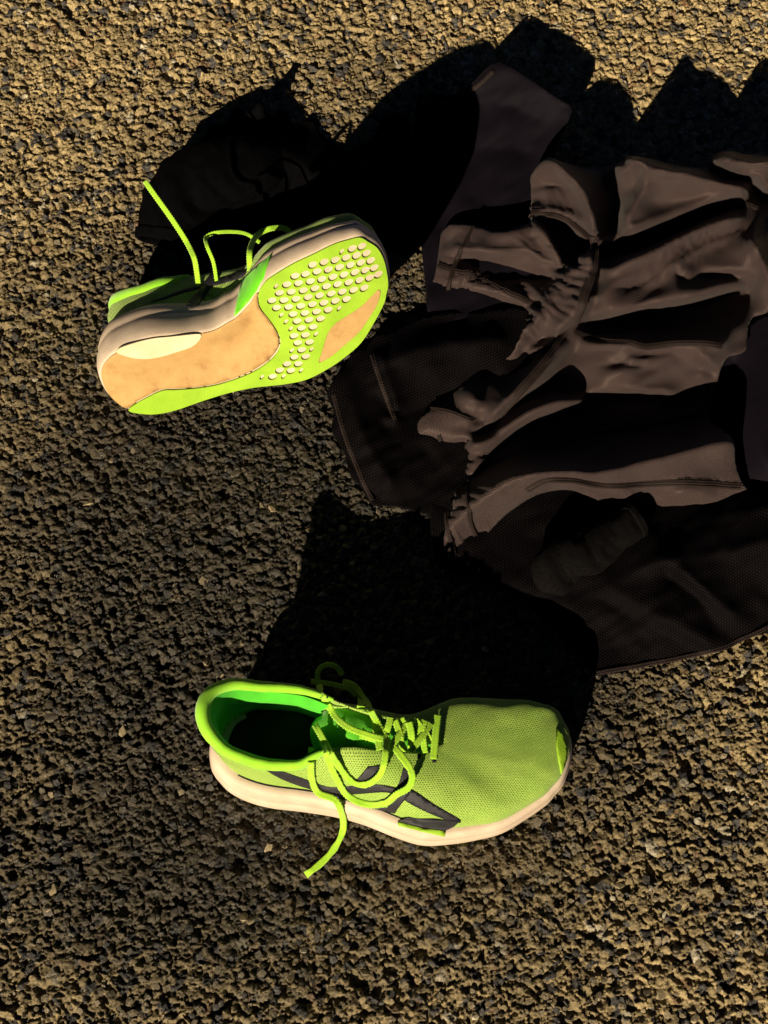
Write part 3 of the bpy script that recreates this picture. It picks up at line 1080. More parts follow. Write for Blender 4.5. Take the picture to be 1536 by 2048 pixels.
# print on the tongue, upside down for the viewer, and marks on the insole
def tongue_text(txt, u_right, v_base, size_px, stretch=1.0):
    cu = bpy.data.curves.new('print', 'FONT')
    cu.body = txt
    cu.size = 1.0
    cu.resolution_u = 3
    ob = bpy.data.objects.new('print', cu)
    col.objects.link(ob)
    me = ob.to_mesh()
    v = np.array([q.co[:2] for q in me.vertices])
    f = [tuple(p.vertices) for p in me.polygons]
    ob.to_mesh_clear()
    bpy.data.objects.remove(ob)
    px = np.stack([u_right - v[:, 0] * size_px * stretch, v_base + v[:, 1] * size_px], 1)
    hit, nrm = cast(SR.tbvh, px)
    if any(h is None for h in hit):
        return
    P = np.array([np.array(h) + np.array(n) * .0005 for h, n in zip(hit, nrm)])
    o = mesh_obj('print', P, f, M['black'], None, False)
    o.data.transform(Matrix.Translation(-Vector(shoe_r.location)))
    o.parent = SR.tongue_obj
    o['label'] = 'black lettering printed on the tongue'


tongue_text('asics', 727, 1446, 15, 1.0)
tongue_text('METASPEED', 736, 1434, 10, .92)
tongue_text('PARIS', 734, 1424, 7, 1.2)
for poly in ([(730, 1446), (737, 1446), (740, 1451), (737, 1457), (730, 1457), (728, 1451)], [(622, 1421), (662, 1424), (661, 1432), (622, 1429)]):
    o = overlay('print', poly, SR, M['black'], None, lift=.0005, bvh=SR.tbvh, step=5)
    if o:
        o.data.transform(Matrix.Translation(-Vector(shoe_r.location)))
        o.parent = SR.tongue_obj

# laces of the upright shoe
L = shoe_r
lace([(630, 1449), (651, 1487), (672, 1524), (699, 1560), (718, 1570), (741, 1566), (762, 1547), (770, 1518), (772, 1482), (768, 1466)], [.012, .012, .008, .004, .003, .003, .006, .010, .010, .006], SR, L)
lace([(774, 1480), (799, 1507), (820, 1537), (825, 1557), (816, 1576), (793, 1589), (774, 1605), (745, 1610), (714, 1603), (689, 1585), (672, 1555), (660, 1528), (648, 1492), (640, 1470)],
     [.006, .007, .010, .010, .008, .006, .005, .004, .004, .004, .005, .006, .007, .008], SR, L, width=.0048)
lace([(624, 1495), (622, 1534), (625, 1563), (637, 1586), (669, 1599), (682, 1622), (687, 1648), (682, 1677), (663, 1706), (637, 1732), (611, 1750)], [.005, .004, .003, .003, .004, .006, .006, .003, .001, .001, .001], SR, L, width=.0048)
lace([(638, 1370), (645, 1391), (657, 1412), (674, 1437), (697, 1455), (724, 1466), (749, 1474), (768, 1478)], [.006, .008, .009, .009, .007, .006, .006, .006], SR, L)
lace([(685, 1364), (707, 1370), (720, 1385), (735, 1407), (745, 1428), (757, 1449), (770, 1474)], [.004, .005, .006, .006, .006, .006, .006], SR, L)
lace([(781, 1434), (779, 1446), (775, 1458), (771, 1476)], .004, SR, L, span=True)
lace([(716, 1385), (722, 1400), (722, 1420)], .004, SR, L, width=.005)
lace([(802, 1436), (807, 1448), (812, 1470)], .004, SR, L, width=.0048, span=True)
lace([(827, 1438), (814, 1450), (797, 1468)], .005, SR, L, width=.0048, span=True)
lace([(830, 1440), (846, 1460), (864, 1486)], .004, SR, L, width=.005, span=True)
lace([(850, 1440), (843, 1456), (836, 1480)], .005, SR, L, width=.005, span=True)
lace([(818, 1444), (823, 1470), (822, 1499)], .006, SR, L, width=.005, span=True)
lace([(876, 1430), (872, 1460), (867, 1518)], .004, SR, L, width=.005, span=True)
lace([(720, 1470), (745, 1477), (768, 1480)], .003, SR, L)
lace([(742, 1440), (752, 1466), (760, 1500)], .003, SR, L, span=True)
lace([(790, 1440), (800, 1470), (806, 1504)], .003, SR, L, span=True)
lace([(838, 1442), (845, 1470), (850, 1506)], .003, SR, L, span=True)
lace([(815, 1446), (796, 1474), (778, 1500)], .004, SR, L, span=True)
lace([(862, 1446), (842, 1476), (820, 1504)], .004, SR, L, span=True)
lace([(622, 1363), (660, 1368), (700, 1379), (712, 1392)], .004, SR, L, width=.004)
lace([(635, 1360), (637, 1341), (651, 1330), (672, 1333), (685, 1350)], [.008, .012, .014, .012, .008], SR, L, width=.004)


# ------------------------------------------------------------------ cloth
def relax(h, fix, val, it):
    for _ in range(it):
        p = np.pad(h, 1, mode='edge')
        h = (p[:-2, 1:-1] + p[2:, 1:-1] + p[1:-1, :-2] + p[1:-1, 2:]) / 4
        h[fix] = val[fix]
    return h


def blur(h, n):
    for _ in range(n):
        p = np.pad(h, 1, mode='edge')
        h = (p[:-2, 1:-1] + p[2:, 1:-1] + p[1:-1, :-2] + p[1:-1, 2:] + 4 * h) / 8
    return h


def drape(P, tris, uv, across=.10, along=.012, its=70, stiff=.10, hold=.002, angle=.6, seed=0, seed_amp=.004, freq=42):
    """give the cloth a little more length than its resting shape so that it buckles into fine wrinkles"""
    n = len(P)
    e = np.concatenate([tris[:, [0, 1]], tris[:, [1, 2]], tris[:, [2, 0]]])
    e = np.unique(np.sort(e, axis=1), axis=0)
    i, j = e[:, 0], e[:, 1]
    deg = np.bincount(i, minlength=n) + np.bincount(j, minlength=n)
    du = uv[j] - uv[i]
    du /= np.linalg.norm(du, axis=1)[:, None] + 1e-9
    mid = (uv[i] + uv[j]) * .5 * .0004
    phi = angle + 2.6 * fbm(mid[:, 0], mid[:, 1], 9, 2, 300 + seed)
    c = np.abs(du[:, 0] * np.sin(phi) + du[:, 1] * np.cos(phi))
    loc = .35 + 1.3 * sstep(-.15, .25, fbm(mid[:, 0], mid[:, 1], 16, 2, 310 + seed))
    L0 = np.linalg.norm(P[j] - P[i], axis=1)
    L = L0 * (1 + along + across * c * c * loc)
    g = np.random.default_rng(320 + seed)
    m = uv * .0004
    # first guess of the wrinkles: long ridges that follow the lie of the cloth
    ph = angle + 2.6 * fbm(m[:, 0], m[:, 1], 9, 2, 300 + seed)
    wx = m[:, 0] + .010 * fbm(m[:, 0], m[:, 1], 25, 2, 340 + seed)
    wy = m[:, 1] + .010 * fbm(m[:, 0], m[:, 1], 25, 2, 341 + seed)
    ca, sa = math.cos(angle), math.sin(angle)
    al, ac = wx * ca - wy * sa, wx * sa + wy * ca
    r1 = fbm(al * .3, ac, freq, 2, 330 + seed)
    r2 = fbm((wx * sa + wy * ca) * .4, wx * ca - wy * sa, freq * 1.3, 2, 331 + seed)
    mk = .25 + sstep(-.1, .25, fbm(m[:, 0], m[:, 1], 18, 2, 332 + seed))
    X = P + np.array([0, -.25, 1.0]) * (seed_amp * (1 - 3 * np.abs(r1)) * mk + .12 * seed_amp * (1 - 3 * np.abs(r2)) * (1.25 - mk) + g.normal(0, .0001, n))[:, None]
    cnt = {}
    bd = np.array(boundary(tris.tolist())) if n < 60000 else np.zeros((0, 2), int)
    edge_v = np.zeros(n, bool)
    if len(bd):
        edge_v[np.unique(bd)] = True
    for _ in range(its):
        d = X[j] - X[i]
        l = np.linalg.norm(d, axis=1) + 1e-12
        k = ((l - L) / l)[:, None] * d * .5
        acc = np.stack([np.bincount(i, k[:, a], n) - np.bincount(j, k[:, a], n) for a in range(3)], 1)
        X = X + acc / deg[:, None] * 1.6
        D = X - P
        av = np.stack([np.bincount(i, D[j, a], n) + np.bincount(j, D[i, a], n) for a in range(3)], 1) / deg[:, None]
        D = D + stiff * (av - D)
        D *= (1 - hold)
        D[edge_v] *= .97
        X = P + D
    X[:, 2] = np.maximum(X[:, 2], .0025)
    return X


class Sheet:
    """cloth whose folds were traced: ridge and valley lines carry heights in cm, the cloth is stretched between them"""

    def __init__(self, lines, box, step=5, smooth=3, scale=1.0, noise=.0012, nscale=28, seed=0, angle=0.6, sharp=0.0, crease=0.0, soft=2):
        self.u0, self.v0, u1, v1 = box
        self.step = step
        nx, ny = int((u1 - self.u0) / step) + 1, int((v1 - self.v0) / step) + 1
        h = None
        for lev in (16, 8, 4, 2, 1):
            st = step * lev
            mx, my = int((u1 - self.u0) / st) + 1, int((v1 - self.v0) / st) + 1
            fix = np.zeros((my, mx), bool)
            val = np.zeros((my, mx))
            cnt = np.zeros((my, mx))
            for ln in lines:
                q = np.array(ln, float)
                L_ = np.linalg.norm(np.diff(q[:, :2], axis=0), axis=1).sum()
                q = spline(q, max(4, int(L_ / st * 2.5)))
                i = np.clip(np.round((q[:, 0] - self.u0) / st).astype(int), 0, mx - 1)
                j = np.clip(np.round((q[:, 1] - self.v0) / st).astype(int), 0, my - 1)
                np.add.at(val, (j, i), q[:, 2])
                np.add.at(cnt, (j, i), 1)
            fix = cnt > 0
            val[fix] /= cnt[fix]
            if h is None:
                h = np.full((my, mx), val[fix].mean())
            else:
                jy = np.clip(np.arange(my) / 2, 0, h.shape[0] - 1)
                jx = np.clip(np.arange(mx) / 2, 0, h.shape[1] - 1)
                a, b = np.floor(jy).astype(int), np.floor(jx).astype(int)
                a1, b1 = np.minimum(a + 1, h.shape[0] - 1), np.minimum(b + 1, h.shape[1] - 1)
                fa, fb = (jy - a)[:, None], (jx - b)[None]
                h = (h[a][:, b] * (1 - fb) + h[a][:, b1] * fb) * (1 - fa) + (h[a1][:, b] * (1 - fb) + h[a1][:, b1] * fb) * fa
            h[fix] = val[fix]
            h = relax(h, fix, val, 300 if lev > 1 else 160)
        h = blur(h, smooth)
        if sharp:
            lo = h
            hp = np.pad(h, 40, mode='edge')
            k = np.exp(-.5 * (np.arange(-40, 41) / 14.0) ** 2)
            k /= k.sum()
            hp = np.apply_along_axis(lambda r: np.convolve(r, k, 'valid'), 0, hp)
            hp = np.apply_along_axis(lambda r: np.convolve(r, k, 'valid'), 1, hp)
            h = hp + (h - hp) * (1 + sharp)
            fine = blur(h, 60)
            h = blur(fine + (h - fine) * 1.5, soft)
        h = np.maximum(h * .01 * scale, .002)
        ju, jv = np.meshgrid(self.u0 + np.arange(h.shape[1]) * step, self.v0 + np.arange(h.shape[0]) * step)
        c, s = math.cos(angle), math.sin(angle)
        a = (ju * c - jv * s) * .0004
        b = (ju * s + jv * c) * .0004
        h += noise * fbm((a * .35).ravel(), b.ravel(), nscale * 2.5, 3, 60 + seed).reshape(h.shape)
        h += noise * .8 * fbm(a.ravel(), (b * .5).ravel(), nscale, 3, 61 + seed).reshape(h.shape)
        if crease:
            wu = a + .012 * fbm(a.ravel(), b.ravel(), 30, 2, 71 + seed).reshape(h.shape)
            wb = b + .012 * fbm(a.ravel(), b.ravel(), 30, 2, 72 + seed).reshape(h.shape)
            rg = 1 - 2.6 * np.abs(fbm((wu * .45).ravel(), wb.ravel(), 42, 2, 73 + seed).reshape(h.shape))
            mk = sstep(-.05, .3, fbm(a.ravel(), b.ravel(), 14, 2, 74 + seed).reshape(h.shape))
            h += crease * np.clip(rg, 0, 1) ** 1.6 * (.35 + .65 * mk)
            rg2 = 1 - 2.6 * np.abs(fbm(wu.ravel(), (wb * .4).ravel(), 75, 2, 75 + seed).reshape(h.shape))
            h += crease * .35 * np.clip(rg2, 0, 1) ** 1.6
        self.h = h
        self.ju, self.jv = ju, jv

    def pucker(self, px, amp=.0003, period=16, reach=16):
        q = spline(px, max(20, int(np.linalg.norm(np.diff(np.array(px, float), axis=0), axis=1).sum() / 3)))
        best = np.full(self.h.shape, 1e9)
        arc = np.zeros(self.h.shape)
        for i, p in enumerate(q):
            d = (self.ju - p[0]) ** 2 + (self.jv - p[1]) ** 2
            m = d < best
            best[m] = d[m]
            arc[m] = i * 3.0
        w = np.exp(-np.abs(np.sqrt(best) - 9) / reach)
        self.h += amp * np.sin(arc / period * 2 * math.pi + 3 * np.sin(arc / 37)) * w

    def height(self, uv):
        uv = np.asarray(uv, float)
        x = np.clip((uv[:, 0] - self.u0) / self.step, 0, self.h.shape[1] - 1.001)
        y = np.clip((uv[:, 1] - self.v0) / self.step, 0, self.h.shape[0] - 1.001)
        i, j = x.astype(int), y.astype(int)
        fx, fy = x - i, y - j
        H = self.h
        return (H[j, i] * (1 - fx) + H[j, i + 1] * fx) * (1 - fy) + (H[j + 1, i] * (1 - fx) + H[j + 1, i + 1] * fx) * fy

    def points(self, uv, lift=0):
        return at(np.asarray(uv)[:, 0], np.asarray(uv)[:, 1], np.maximum(self.height(uv), .003) + lift)

    def mesh(self, name, poly, mat, parent, n_edge=None, tstep=5, thick=.0009, rot=0.0, sim=None):
        poly = np.array(poly, float)
        per = np.linalg.norm(np.diff(np.concatenate([poly, poly[:1]]), axis=0), axis=1).sum()
        edge = spline(poly, int(per / tstep), True)
        v, f = triangulate(edge, (), tstep)
        P = self.points(v)
        if sim:
            Q = drape(P, f, v, **sim)
            self.sim_uv, self.sim_d = v, Q - P
            P = Q
        c, s = math.cos(rot), math.sin(rot)
        uv = np.stack([(v[:, 0] * c - v[:, 1] * s) * .0004, (v[:, 0] * s + v[:, 1] * c) * .0004], 1)
        o = mesh_obj(name, P, [tuple(map(int, q[::-1])) for q in f], mat, parent, True, uv)
        solidify(o, thick, -1)
        return o

    def seam(self, px, parent, rows=3, gap=.0019, pitch=.0021, lift=.0006, mat=None, name='seam'):
        """raised seam with rows of stitches, each stitch a small bead of thread"""
        q = spline(px, max(20, int(np.linalg.norm(np.diff(np.array(px, float), axis=0), axis=1).sum() / 3)))
        C = self.points(q, lift)
        if hasattr(self, 'sim_uv'):
            near = np.array([((self.sim_uv - p) ** 2).sum(1).argmin() for p in q])
            C = C + self.sim_d[near]
        for _ in range(3):
            C[1:-1] = (C[:-2] + 2 * C[1:-1] + C[2:]) / 4
        arc = np.concatenate([[0], np.cumsum(np.linalg.norm(np.diff(C, axis=0), axis=1))])
        n = int(arc[-1] / pitch)
        w = np.linspace(0, arc[-1], n)
        C = np.stack([np.interp(w, arc, C[:, i]) for i in range(3)], 1)
        t = np.gradient(C, axis=0)
        t /= np.linalg.norm(t, axis=1)[:, None] + 1e-12
        s = np.cross(t, np.array([0, -.25, 1.0]))
        s /= np.linalg.norm(s, axis=1)[:, None] + 1e-12
        up = np.cross(s, t)
        hw = gap * (rows - 1) / 2 + gap * .55
        V, Fc = [], []
        # band
        prof = [(-1, -.9), (-.9, .35), (0, .5), (.9, .35), (1, -.9)]
        band = np.stack([C + s * (hw * a) + up * (.0009 * b) for a, b in prof], 1).reshape(-1, 3)
        V.append(band)
        m = len(prof)
        Fc += [(i * m + j, i * m + j + 1, (i + 1) * m + j + 1, (i + 1) * m + j) for i in range(n - 1) for j in range(m - 1)]
        b = len(band)
        octa = [(0, 2, 4), (2, 1, 4), (1, 3, 4), (3, 0, 4), (2, 0, 5), (1, 2, 5), (3, 1, 5), (0, 3, 5)]
        for r in range(rows):
            off = (r - (rows - 1) / 2) * gap
            for i in range(n):
                sh = pitch * .5 * (r % 2)
                c = C[i] + s[i] * off + t[i] * sh + up[i] * .0006
                tt = t[i] + s[i] * (.45 if r % 2 else -.45)
                a, e, g = tt * pitch * .52, s[i] * gap * .30, up[i] * .0006
                V.append(np.array([c - a, c + a, c - e, c + e, c + g, c - g]))
                Fc += [tuple(b + k for k in q_) for q_ in octa]
                b += 6
        return mesh_obj(name, np.concatenate(V), Fc, mat or M['thread'], parent)


# --- brown jersey, crumpled in the middle of the pile
SH = .68
jersey_lines = [
    # lower hem roll
    [(910, 1122, .6), (960, 1075, 1.2), (1010, 1030, 2.2), (1060, 998, 3.2), (1120, 985, 3.2), (1230, 1007, 2.2), (1340, 1020, 1.6), (1430, 1013, 1.5), (1512, 1004, 1.2)],
    [(893, 1090, 1.2), (925, 1030, 2.2), (985, 985, 3.6), (1075, 948, 5.2), (1180, 950, 5.0), (1280, 928, 4.9), (1380, 902, 4.8), (1462, 885, 4.5)],
    [(905, 1020, 1.5), (950, 955, 1.6), (1010, 905, 1.2), (1100, 880, .8), (1200, 850, .8), (1300, 838, .8), (1400, 820, 1.0), (1460, 800, 1.5)],
    [(1040, 865, 1.4), (1100, 845, 1.2), (1160, 815, 1.2), (1250, 795, 1.2), (1345, 800, 1.2)],
    # band between the two creases, lit along its lower edge
    [(1000, 882, 2.0), (1060, 845, 2.6), (1110, 830, 2.8), (1165, 812, 2.6)],
    [(1000, 862, 2.8), (1060, 822, 3.4), (1110, 803, 3.6), (1165, 803, 3.2)],
    [(960, 868, 1.4), (1030, 812, 1.6), (1090, 782, 1.6), (1150, 775, 1.8)],
    # fold under the cross seam
    [(1160, 788, 2.6), (1240, 782, 2.8), (1290, 786, 2.8), (1345, 792, 2.6)],
    [(1160, 740, 3.0), (1210, 735, 3.4), (1300, 735, 3.5), (1380, 735, 3.3), (1420, 740, 2.6)],
    [(1150, 682, 3.6), (1230, 690, 4.3), (1300, 690, 4.5), (1360, 688, 4.6), (1440, 688, 4.6)],
    [(1180, 655, 2.2), (1260, 648, 1.5), (1350, 635, 1.3), (1440, 612, 1.6), (1490, 592, 2.2)],
    # big lit panel
    [(1160, 641, 4.0), (1230, 628, 4.5), (1280, 616, 4.6), (1370, 603, 4.7), (1440, 580, 4.7), (1485, 568, 4.6)],
    [(1185, 600, 5.0), (1230, 565, 5.5), (1300, 540, 5.6), (1360, 545, 5.3), (1390, 552, 5.0)],
    [(1345, 548, 4.9), (1365, 572, 4.7)],
    [(1395, 546, 5.0), (1450, 544, 5.1), (1505, 552, 5.3)],
    [(1400, 560, 4.3), (1450, 560, 4.2), (1500, 572, 4.0)],
    [(1500, 488, 6.6), (1518, 515, 6.5), (1534, 572, 5.8)],
    [(1420, 505, 5.3), (1460, 478, 5.4), (1490, 470, 5.4)],
    [(1210, 545, 5.4), (1290, 505, 6.0), (1380, 458, 6.4), (1470, 432, 6.6)],
    [(1245, 590, 4.85), (1320, 575, 4.9), (1385, 530, 5.1), (1440, 492, 5.3)],
    [(1215, 618, 5.0), (1300, 602, 5.1), (1380, 588, 5.0)],
    [(1300, 402, 5.35), (1350, 408, 5.4), (1420, 388, 5.75)],
    [(1330, 372, 6.1), (1400, 372, 6.2)],
    [(1195, 775, 3.0), (1250, 738, 3.9), (1290, 722, 4.0)],
    [(1395, 712, 4.6), (1425, 722, 4.2), (1405, 745, 3.4)],
    [(1160, 990, 2.2), (1230, 985, 3.6), (1300, 995, 2.4), (1370, 985, 3.2), (1440, 990, 2.2)],
    # trough of the long seam
    [(1205, 515, 2.6), (1250, 503, 2.8), (1300, 488, 3.2), (1380, 452, 3.9), (1430, 428, 4.4), (1500, 412, 5.0)],
    # upper panel
    [(1245, 458, 5.0), (1262, 462, 5.2), (1330, 442, 5.4), (1410, 408, 5.6), (1490, 385, 5.6)],
    [(1292, 334, 6.3), (1340, 338, 6.4), (1400, 348, 6.3), (1490, 378, 6.2)],
    [(1288, 340, 6.2), (1284, 370, 6.0), (1268, 410, 5.7), (1244, 445, 5.2)],
    [(1276, 365, 5.0), (1258, 405, 4.6), (1236, 440, 4.2)],
    [(1235, 345, 4.9), (1262, 352, 5.0), (1276, 358, 5.0)],
    [(1255, 324, 6.0), (1288, 326, 6.1)],
    [(1190, 345, 2.2), (1218, 390, 2.4), (1226, 430, 2.2), (1222, 465, 2.4)],
    [(1405, 335, 2.6), (1480, 362, 3.0), (1540, 402, 3.6)],
    [(1422, 324, 5.8), (1490, 350, 6.0), (1540, 388, 6.0)],
    [(1440, 312, 6.2), (1540, 322, 6.8)],
    [(1100, 302, .4), (1150, 315, .4), (1195, 330, .4), (1250, 306, .4), (1300, 312, .4), (1400, 326, .4), (1430, 300, .4), (1560, 298, .4)],
    # arched roll at the upper left
    [(1062, 380, 3.0), (1068, 350, 4.0), (1095, 322, 4.8), (1130, 345, 5.6), (1165, 395, 6.0), (1185, 440, 6.0), (1193, 468, 5.8)],
    [(1060, 400, 2.8), (1085, 395, 3.6), (1100, 378, 3.6), (1130, 385, 4.2), (1150, 420, 4.6)],
    [(1062, 428, 3.6), (1108, 432, 4.0), (1150, 450, 4.4), (1186, 474, 5.0)],
    [(1085, 452, 1.6), (1125, 470, 1.3), (1160, 500, 1.6), (1180, 495, 2.2)],
    [(1062, 447, 3.8), (1092, 460, 4.2), (1117, 505, 4.2), (1130, 543, 4.0)],
    [(1100, 450, 1.6), (1130, 500, 1.4), (1146, 530, 2.0)],
    # sleeve with its hem
    [(892, 458, 2.4), (876, 540, 1.8), (862, 602, 1.0)],
    [(862, 606, 1.0), (900, 610, 1.1), (960, 596, 1.7), (1000, 605, 2.0), (1058, 638, 2.2)],
    [(900, 462, 2.7), (950, 458, 3.3), (1000, 470, 3.8), (1050, 462, 4.0)],
    [(905, 500, 2.7), (980, 505, 3.5), (1050, 500, 3.7), (1100, 520, 3.9)],
    [(925, 520, 1.9), (1000, 540, 2.2), (1090, 560, 2.8)],
    [(900, 560, 2.0), (960, 570, 2.4), (1030, 595, 2.8), (1075, 610, 2.9)],
    # diagonal fold
    [(1196, 486, 5.4), (1135, 548, 4.8), (1062, 640, 4.0), (1026, 704, 3.0)],
    [(1186, 500, 5.8), (1174, 580, 5.6), (1140, 640, 5.0), (1090, 690, 4.3), (1060, 700, 3.8)],
    [(1045, 708, 2.4), (1100, 678, 3.3), (1148, 648, 4.2)],
    [(1062, 708, 2.9), (1110, 694, 3.6), (1150, 662, 4.3)],
    [(1200, 530, 4.6), (1188, 600, 4.4), (1165, 650, 3.9)],
    [(1150, 660, 4.4), (1110, 705, 4.4), (1060, 765, 4.0), (1000, 828, 3.4), (965, 855, 2.6)],
    [(872, 812, 1.2), (930, 770, 1.6), (1000, 740, 2.0), (1060, 722, 2.4)],
    [(1150, 700, 3.2), (1110, 750, 2.8), (1070, 790, 2.2)],
    # lower-left tabs
    [(836, 848, 1.2), (880, 868, 1.6), (938, 872, 2.2)],
    [(862, 818, 1.5), (905, 825, 2.0), (946, 842, 2.4)],
    [(930, 795, 2.6), (950, 800, 2.8), (955, 830, 2.4)],
    [(955, 842, 1.6), (980, 845, 1.6)],
    [(845, 880, .8), (860, 930, .7), (873, 968, .5)],
    [(930, 885, 1.4), (920, 930, 1.0), (905, 965, .8)],
    [(945, 890, 2.4), (1000, 872, 2.6)], [(940, 945, 1.8), (960, 920, 2.0)],
]
jersey = Sheet(jersey_lines, (820, 260, 1560, 1150), 4, 3, SH, .0012, 26, 0, sharp=1.7, crease=.0010, soft=8)
pj = at(1150, 700, 0)[0]
shirt = empty('running_shirt', (pj[0], pj[1], 0), 'crumpled dark brown running shirt with stitched seams, on top of the pile', 'shirt')
jersey_poly = [(1060, 388), (1062, 352), (1092, 318), (1120, 325), (1150, 333), (1195, 338), (1235, 330), (1255, 316), (1300, 320), (1350, 330), (1398, 336), (1420, 318), (1440, 306), (1500, 308), (1556, 312), (1556, 560), (1540, 620), (1500, 640), (1490, 700), (1450, 720), (1430, 780), (1420, 840), (1465, 880),
               (1472, 930), (1486, 970), (1513, 1003), (1470, 1008), (1420, 1020), (1340, 1021), (1230, 1008), (1150, 985), (1100, 985), (1058, 1000), (1008, 1035), (958, 1082), (915, 1124), (898, 1108), (890, 1075), (900, 1030), (908, 990),
               (895, 960), (872, 966), (852, 905), (836, 850), (868, 814), (930, 768), (1000, 725), (1026, 705), (1050, 655), (1058, 640), (1002, 608), (960, 597), (900, 610), (862, 606), (872, 550), (890, 462), (940, 452), (1000, 466), (1052, 448), (1060, 420)]
JERSEY_SEAMS = [
    ([(1064, 428), (1108, 431), (1150, 449), (1184, 474)], 4),
    ([(1192, 476), (1186, 530), (1170, 585), (1150, 640), (1110, 700), (1060, 762), (1000, 826)], 4),
    ([(1200, 506), (1240, 501), (1300, 481), (1380, 446), (1425, 419), (1480, 408), (1510, 424)], 3),
    ([(946, 456), (922, 500), (904, 550), (892, 605)], 2),
    ([(878, 533), (910, 545), (960, 558), (1020, 585), (1078, 612)], 3),
    ([(1150, 664), (1190, 680), (1230, 690), (1290, 694), (1360, 688), (1440, 690)], 3),
    ([(1050, 978), (1090, 960), (1140, 960), (1230, 970), (1350, 964), (1478, 970)], 4),
    ([(862, 818), (905, 826), (946, 840)], 2),
    ([(938, 960), (936, 1000), (940, 1040), (950, 1072)], 2),
    ([(893, 1025), (900, 1070), (912, 1118)], 2),
    ([(878, 868), (890, 910), (897, 955)], 2),
    ([(938, 880), (928, 920), (918, 965)], 2),
]
for line, rows in JERSEY_SEAMS:
    jersey.pucker(line)
body = jersey.mesh('body', jersey_poly, M['shirt'], shirt, rot=.35, sim=dict(across=.26, along=.012, angle=.45, seed=1, seed_amp=.010, freq=40, stiff=.08, its=60))
for line, rows in JERSEY_SEAMS:
    jersey.seam(line, shirt, rows)

# --- thin dark garment behind it
dark = Sheet([
    [(838, 192, 3.4), (860, 190, 2.9), (900, 192, 2.6), (945, 165, 3.4), (985, 128, 4.3), (1060, 158, 4.6), (1142, 215, 4.4)],
    [(1142, 217, 3.4), (1128, 260, 2.6), (1095, 305, 1.8)],
    [(822, 300, 1.0), (832, 400, .9), (846, 520, .8), (866, 640, .6)],
    [(850, 230, 1.9), (930, 230, 2.2), (1000, 215, 2.4), (1080, 240, 2.4)],
    [(880, 300, 1.2), (960, 300, 1.2), (1060, 310, 1.2)], [(940, 400, .9), (1040, 420, 1.0)], [(900, 560, .8), (1040, 560, .9), (1100, 480, 1.0)],
], (800, 110, 1200, 680), 6, 3, 1.0, .0035, 22, 3)
pd = at(950, 400, 0)[0]
shorts = empty('running_shorts', (pd[0], pd[1], 0), 'thin dark navy shorts half hidden behind the brown shirt', 'shorts')
dark.mesh('leg_panel', [(838, 192), (868, 186), (905, 190), (945, 165), (985, 128), (1010, 128), (1060, 158), (1105, 190), (1142, 215), (1130, 258), (1110, 300), (1120, 380), (1110, 480), (1080, 590), (980, 640), (868, 642), (850, 560), (838, 430), (822, 300), (828, 240)], M['dark_cloth'], shorts, sim=dict(across=.06, seed=2, its=50))
dark.seam([(840, 204), (900, 203), (950, 177), (985, 146)], shorts, 2, mat=M['dark_cloth'] if False else M['thread'], name='hem')

# --- black mesh garment under the shirt's lower left
meshg = Sheet([
    [(655, 790, .5), (665, 860, .5), (700, 945, .4), (745, 1002, .4), (880, 1000, .5)],
    [(690, 735, .8), (760, 680, 1.2), (860, 645, 1.4), (1040, 640, 1.4)],
    [(735, 760, 1.6), (800, 715, 2.2), (880, 690, 2.2), (1000, 680, 2.0)],
    [(770, 800, 1.2), (800, 830, 1.0), (860, 810, .8), (1000, 760, .8)],
    [(760, 715, 2.2), (780, 770, 2.0), (790, 830, 1.6), (770, 850, .9)],
    [(700, 800, 1.4), (730, 880, 1.3), (780, 960, 1.2)], [(850, 900, .5), (900, 960, .5)],
], (630, 620, 1080, 1030), 6, 2, 1.0, .0040, 24, 7, sharp=.6)
pm = at(780, 820, 0)[0]
mg = empty('mesh_vest', (pm[0], pm[1], 0), 'black mesh garment spread under the left edge of the brown shirt', 'garment')
meshg.mesh('panel', [(655, 790), (672, 752), (690, 735), (705, 706), (730, 698), (752, 672), (780, 666), (815, 650), (860, 632), (940, 625), (1060, 625), (1070, 740), (1000, 880), (920, 1030), (860, 1030), (790, 1012), (745, 1008), (722, 975), (700, 948), (688, 905), (664, 862), (668, 826)], M['mesh_cloth'], mg, rot=.4, sim=dict(across=.14, seed=3, its=50))
meshg.seam([(745, 712), (757, 750), (775, 800), (790, 840)], mg, 2, name='hem', mat=M['mesh_cloth'] if False else M['thread'])
meshg.seam([(668, 790), (690, 870), (722, 950), (745, 1000)], mg, 2, name='hem')

# --- dark mesh garment at the lower right
lower = Sheet([
    [(866, 960, .4), (870, 1060, .4), (900, 1135, .4), (1000, 1170, .4), (1100, 1235, .4), (1190, 1345, .3), (1300, 1328, .4), (1430, 1303, .5), (1556, 1250, .5)],
    [(1180, 1120, 1.2), (1260, 1090, 1.6), (1400, 1050, 1.8), (1556, 1010, 2.0)],
    [(1230, 1160, 1.6), (1300, 1130, 2.2), (1400, 1110, 2.4), (1556, 1080, 2.6)],
    [(1330, 1150, 1.4), (1390, 1190, 1.6), (1430, 1250, 1.2)], [(1360, 1140, 2.4), (1410, 1180, 2.3), (1470, 1230, 1.8)],
    [(1200, 1200, .9), (1300, 1260, 1.2), (1430, 1300, .8)], [(1220, 1170, 1.5), (1330, 1240, 1.7), (1420, 1295, 1.2)],
    [(1000, 1000, .4), (1200, 980, .5), (1400, 980, .5), (1556, 960, .6)],
], (840, 900, 1570, 1370), 6, 2, 1.0, .0045, 22, 11, sharp=.6)
pl = at(1350, 1180, 0)[0]
lg = empty('mesh_jacket', (pl[0], pl[1], 0), 'dark mesh garment at the right edge below the brown shirt', 'garment')
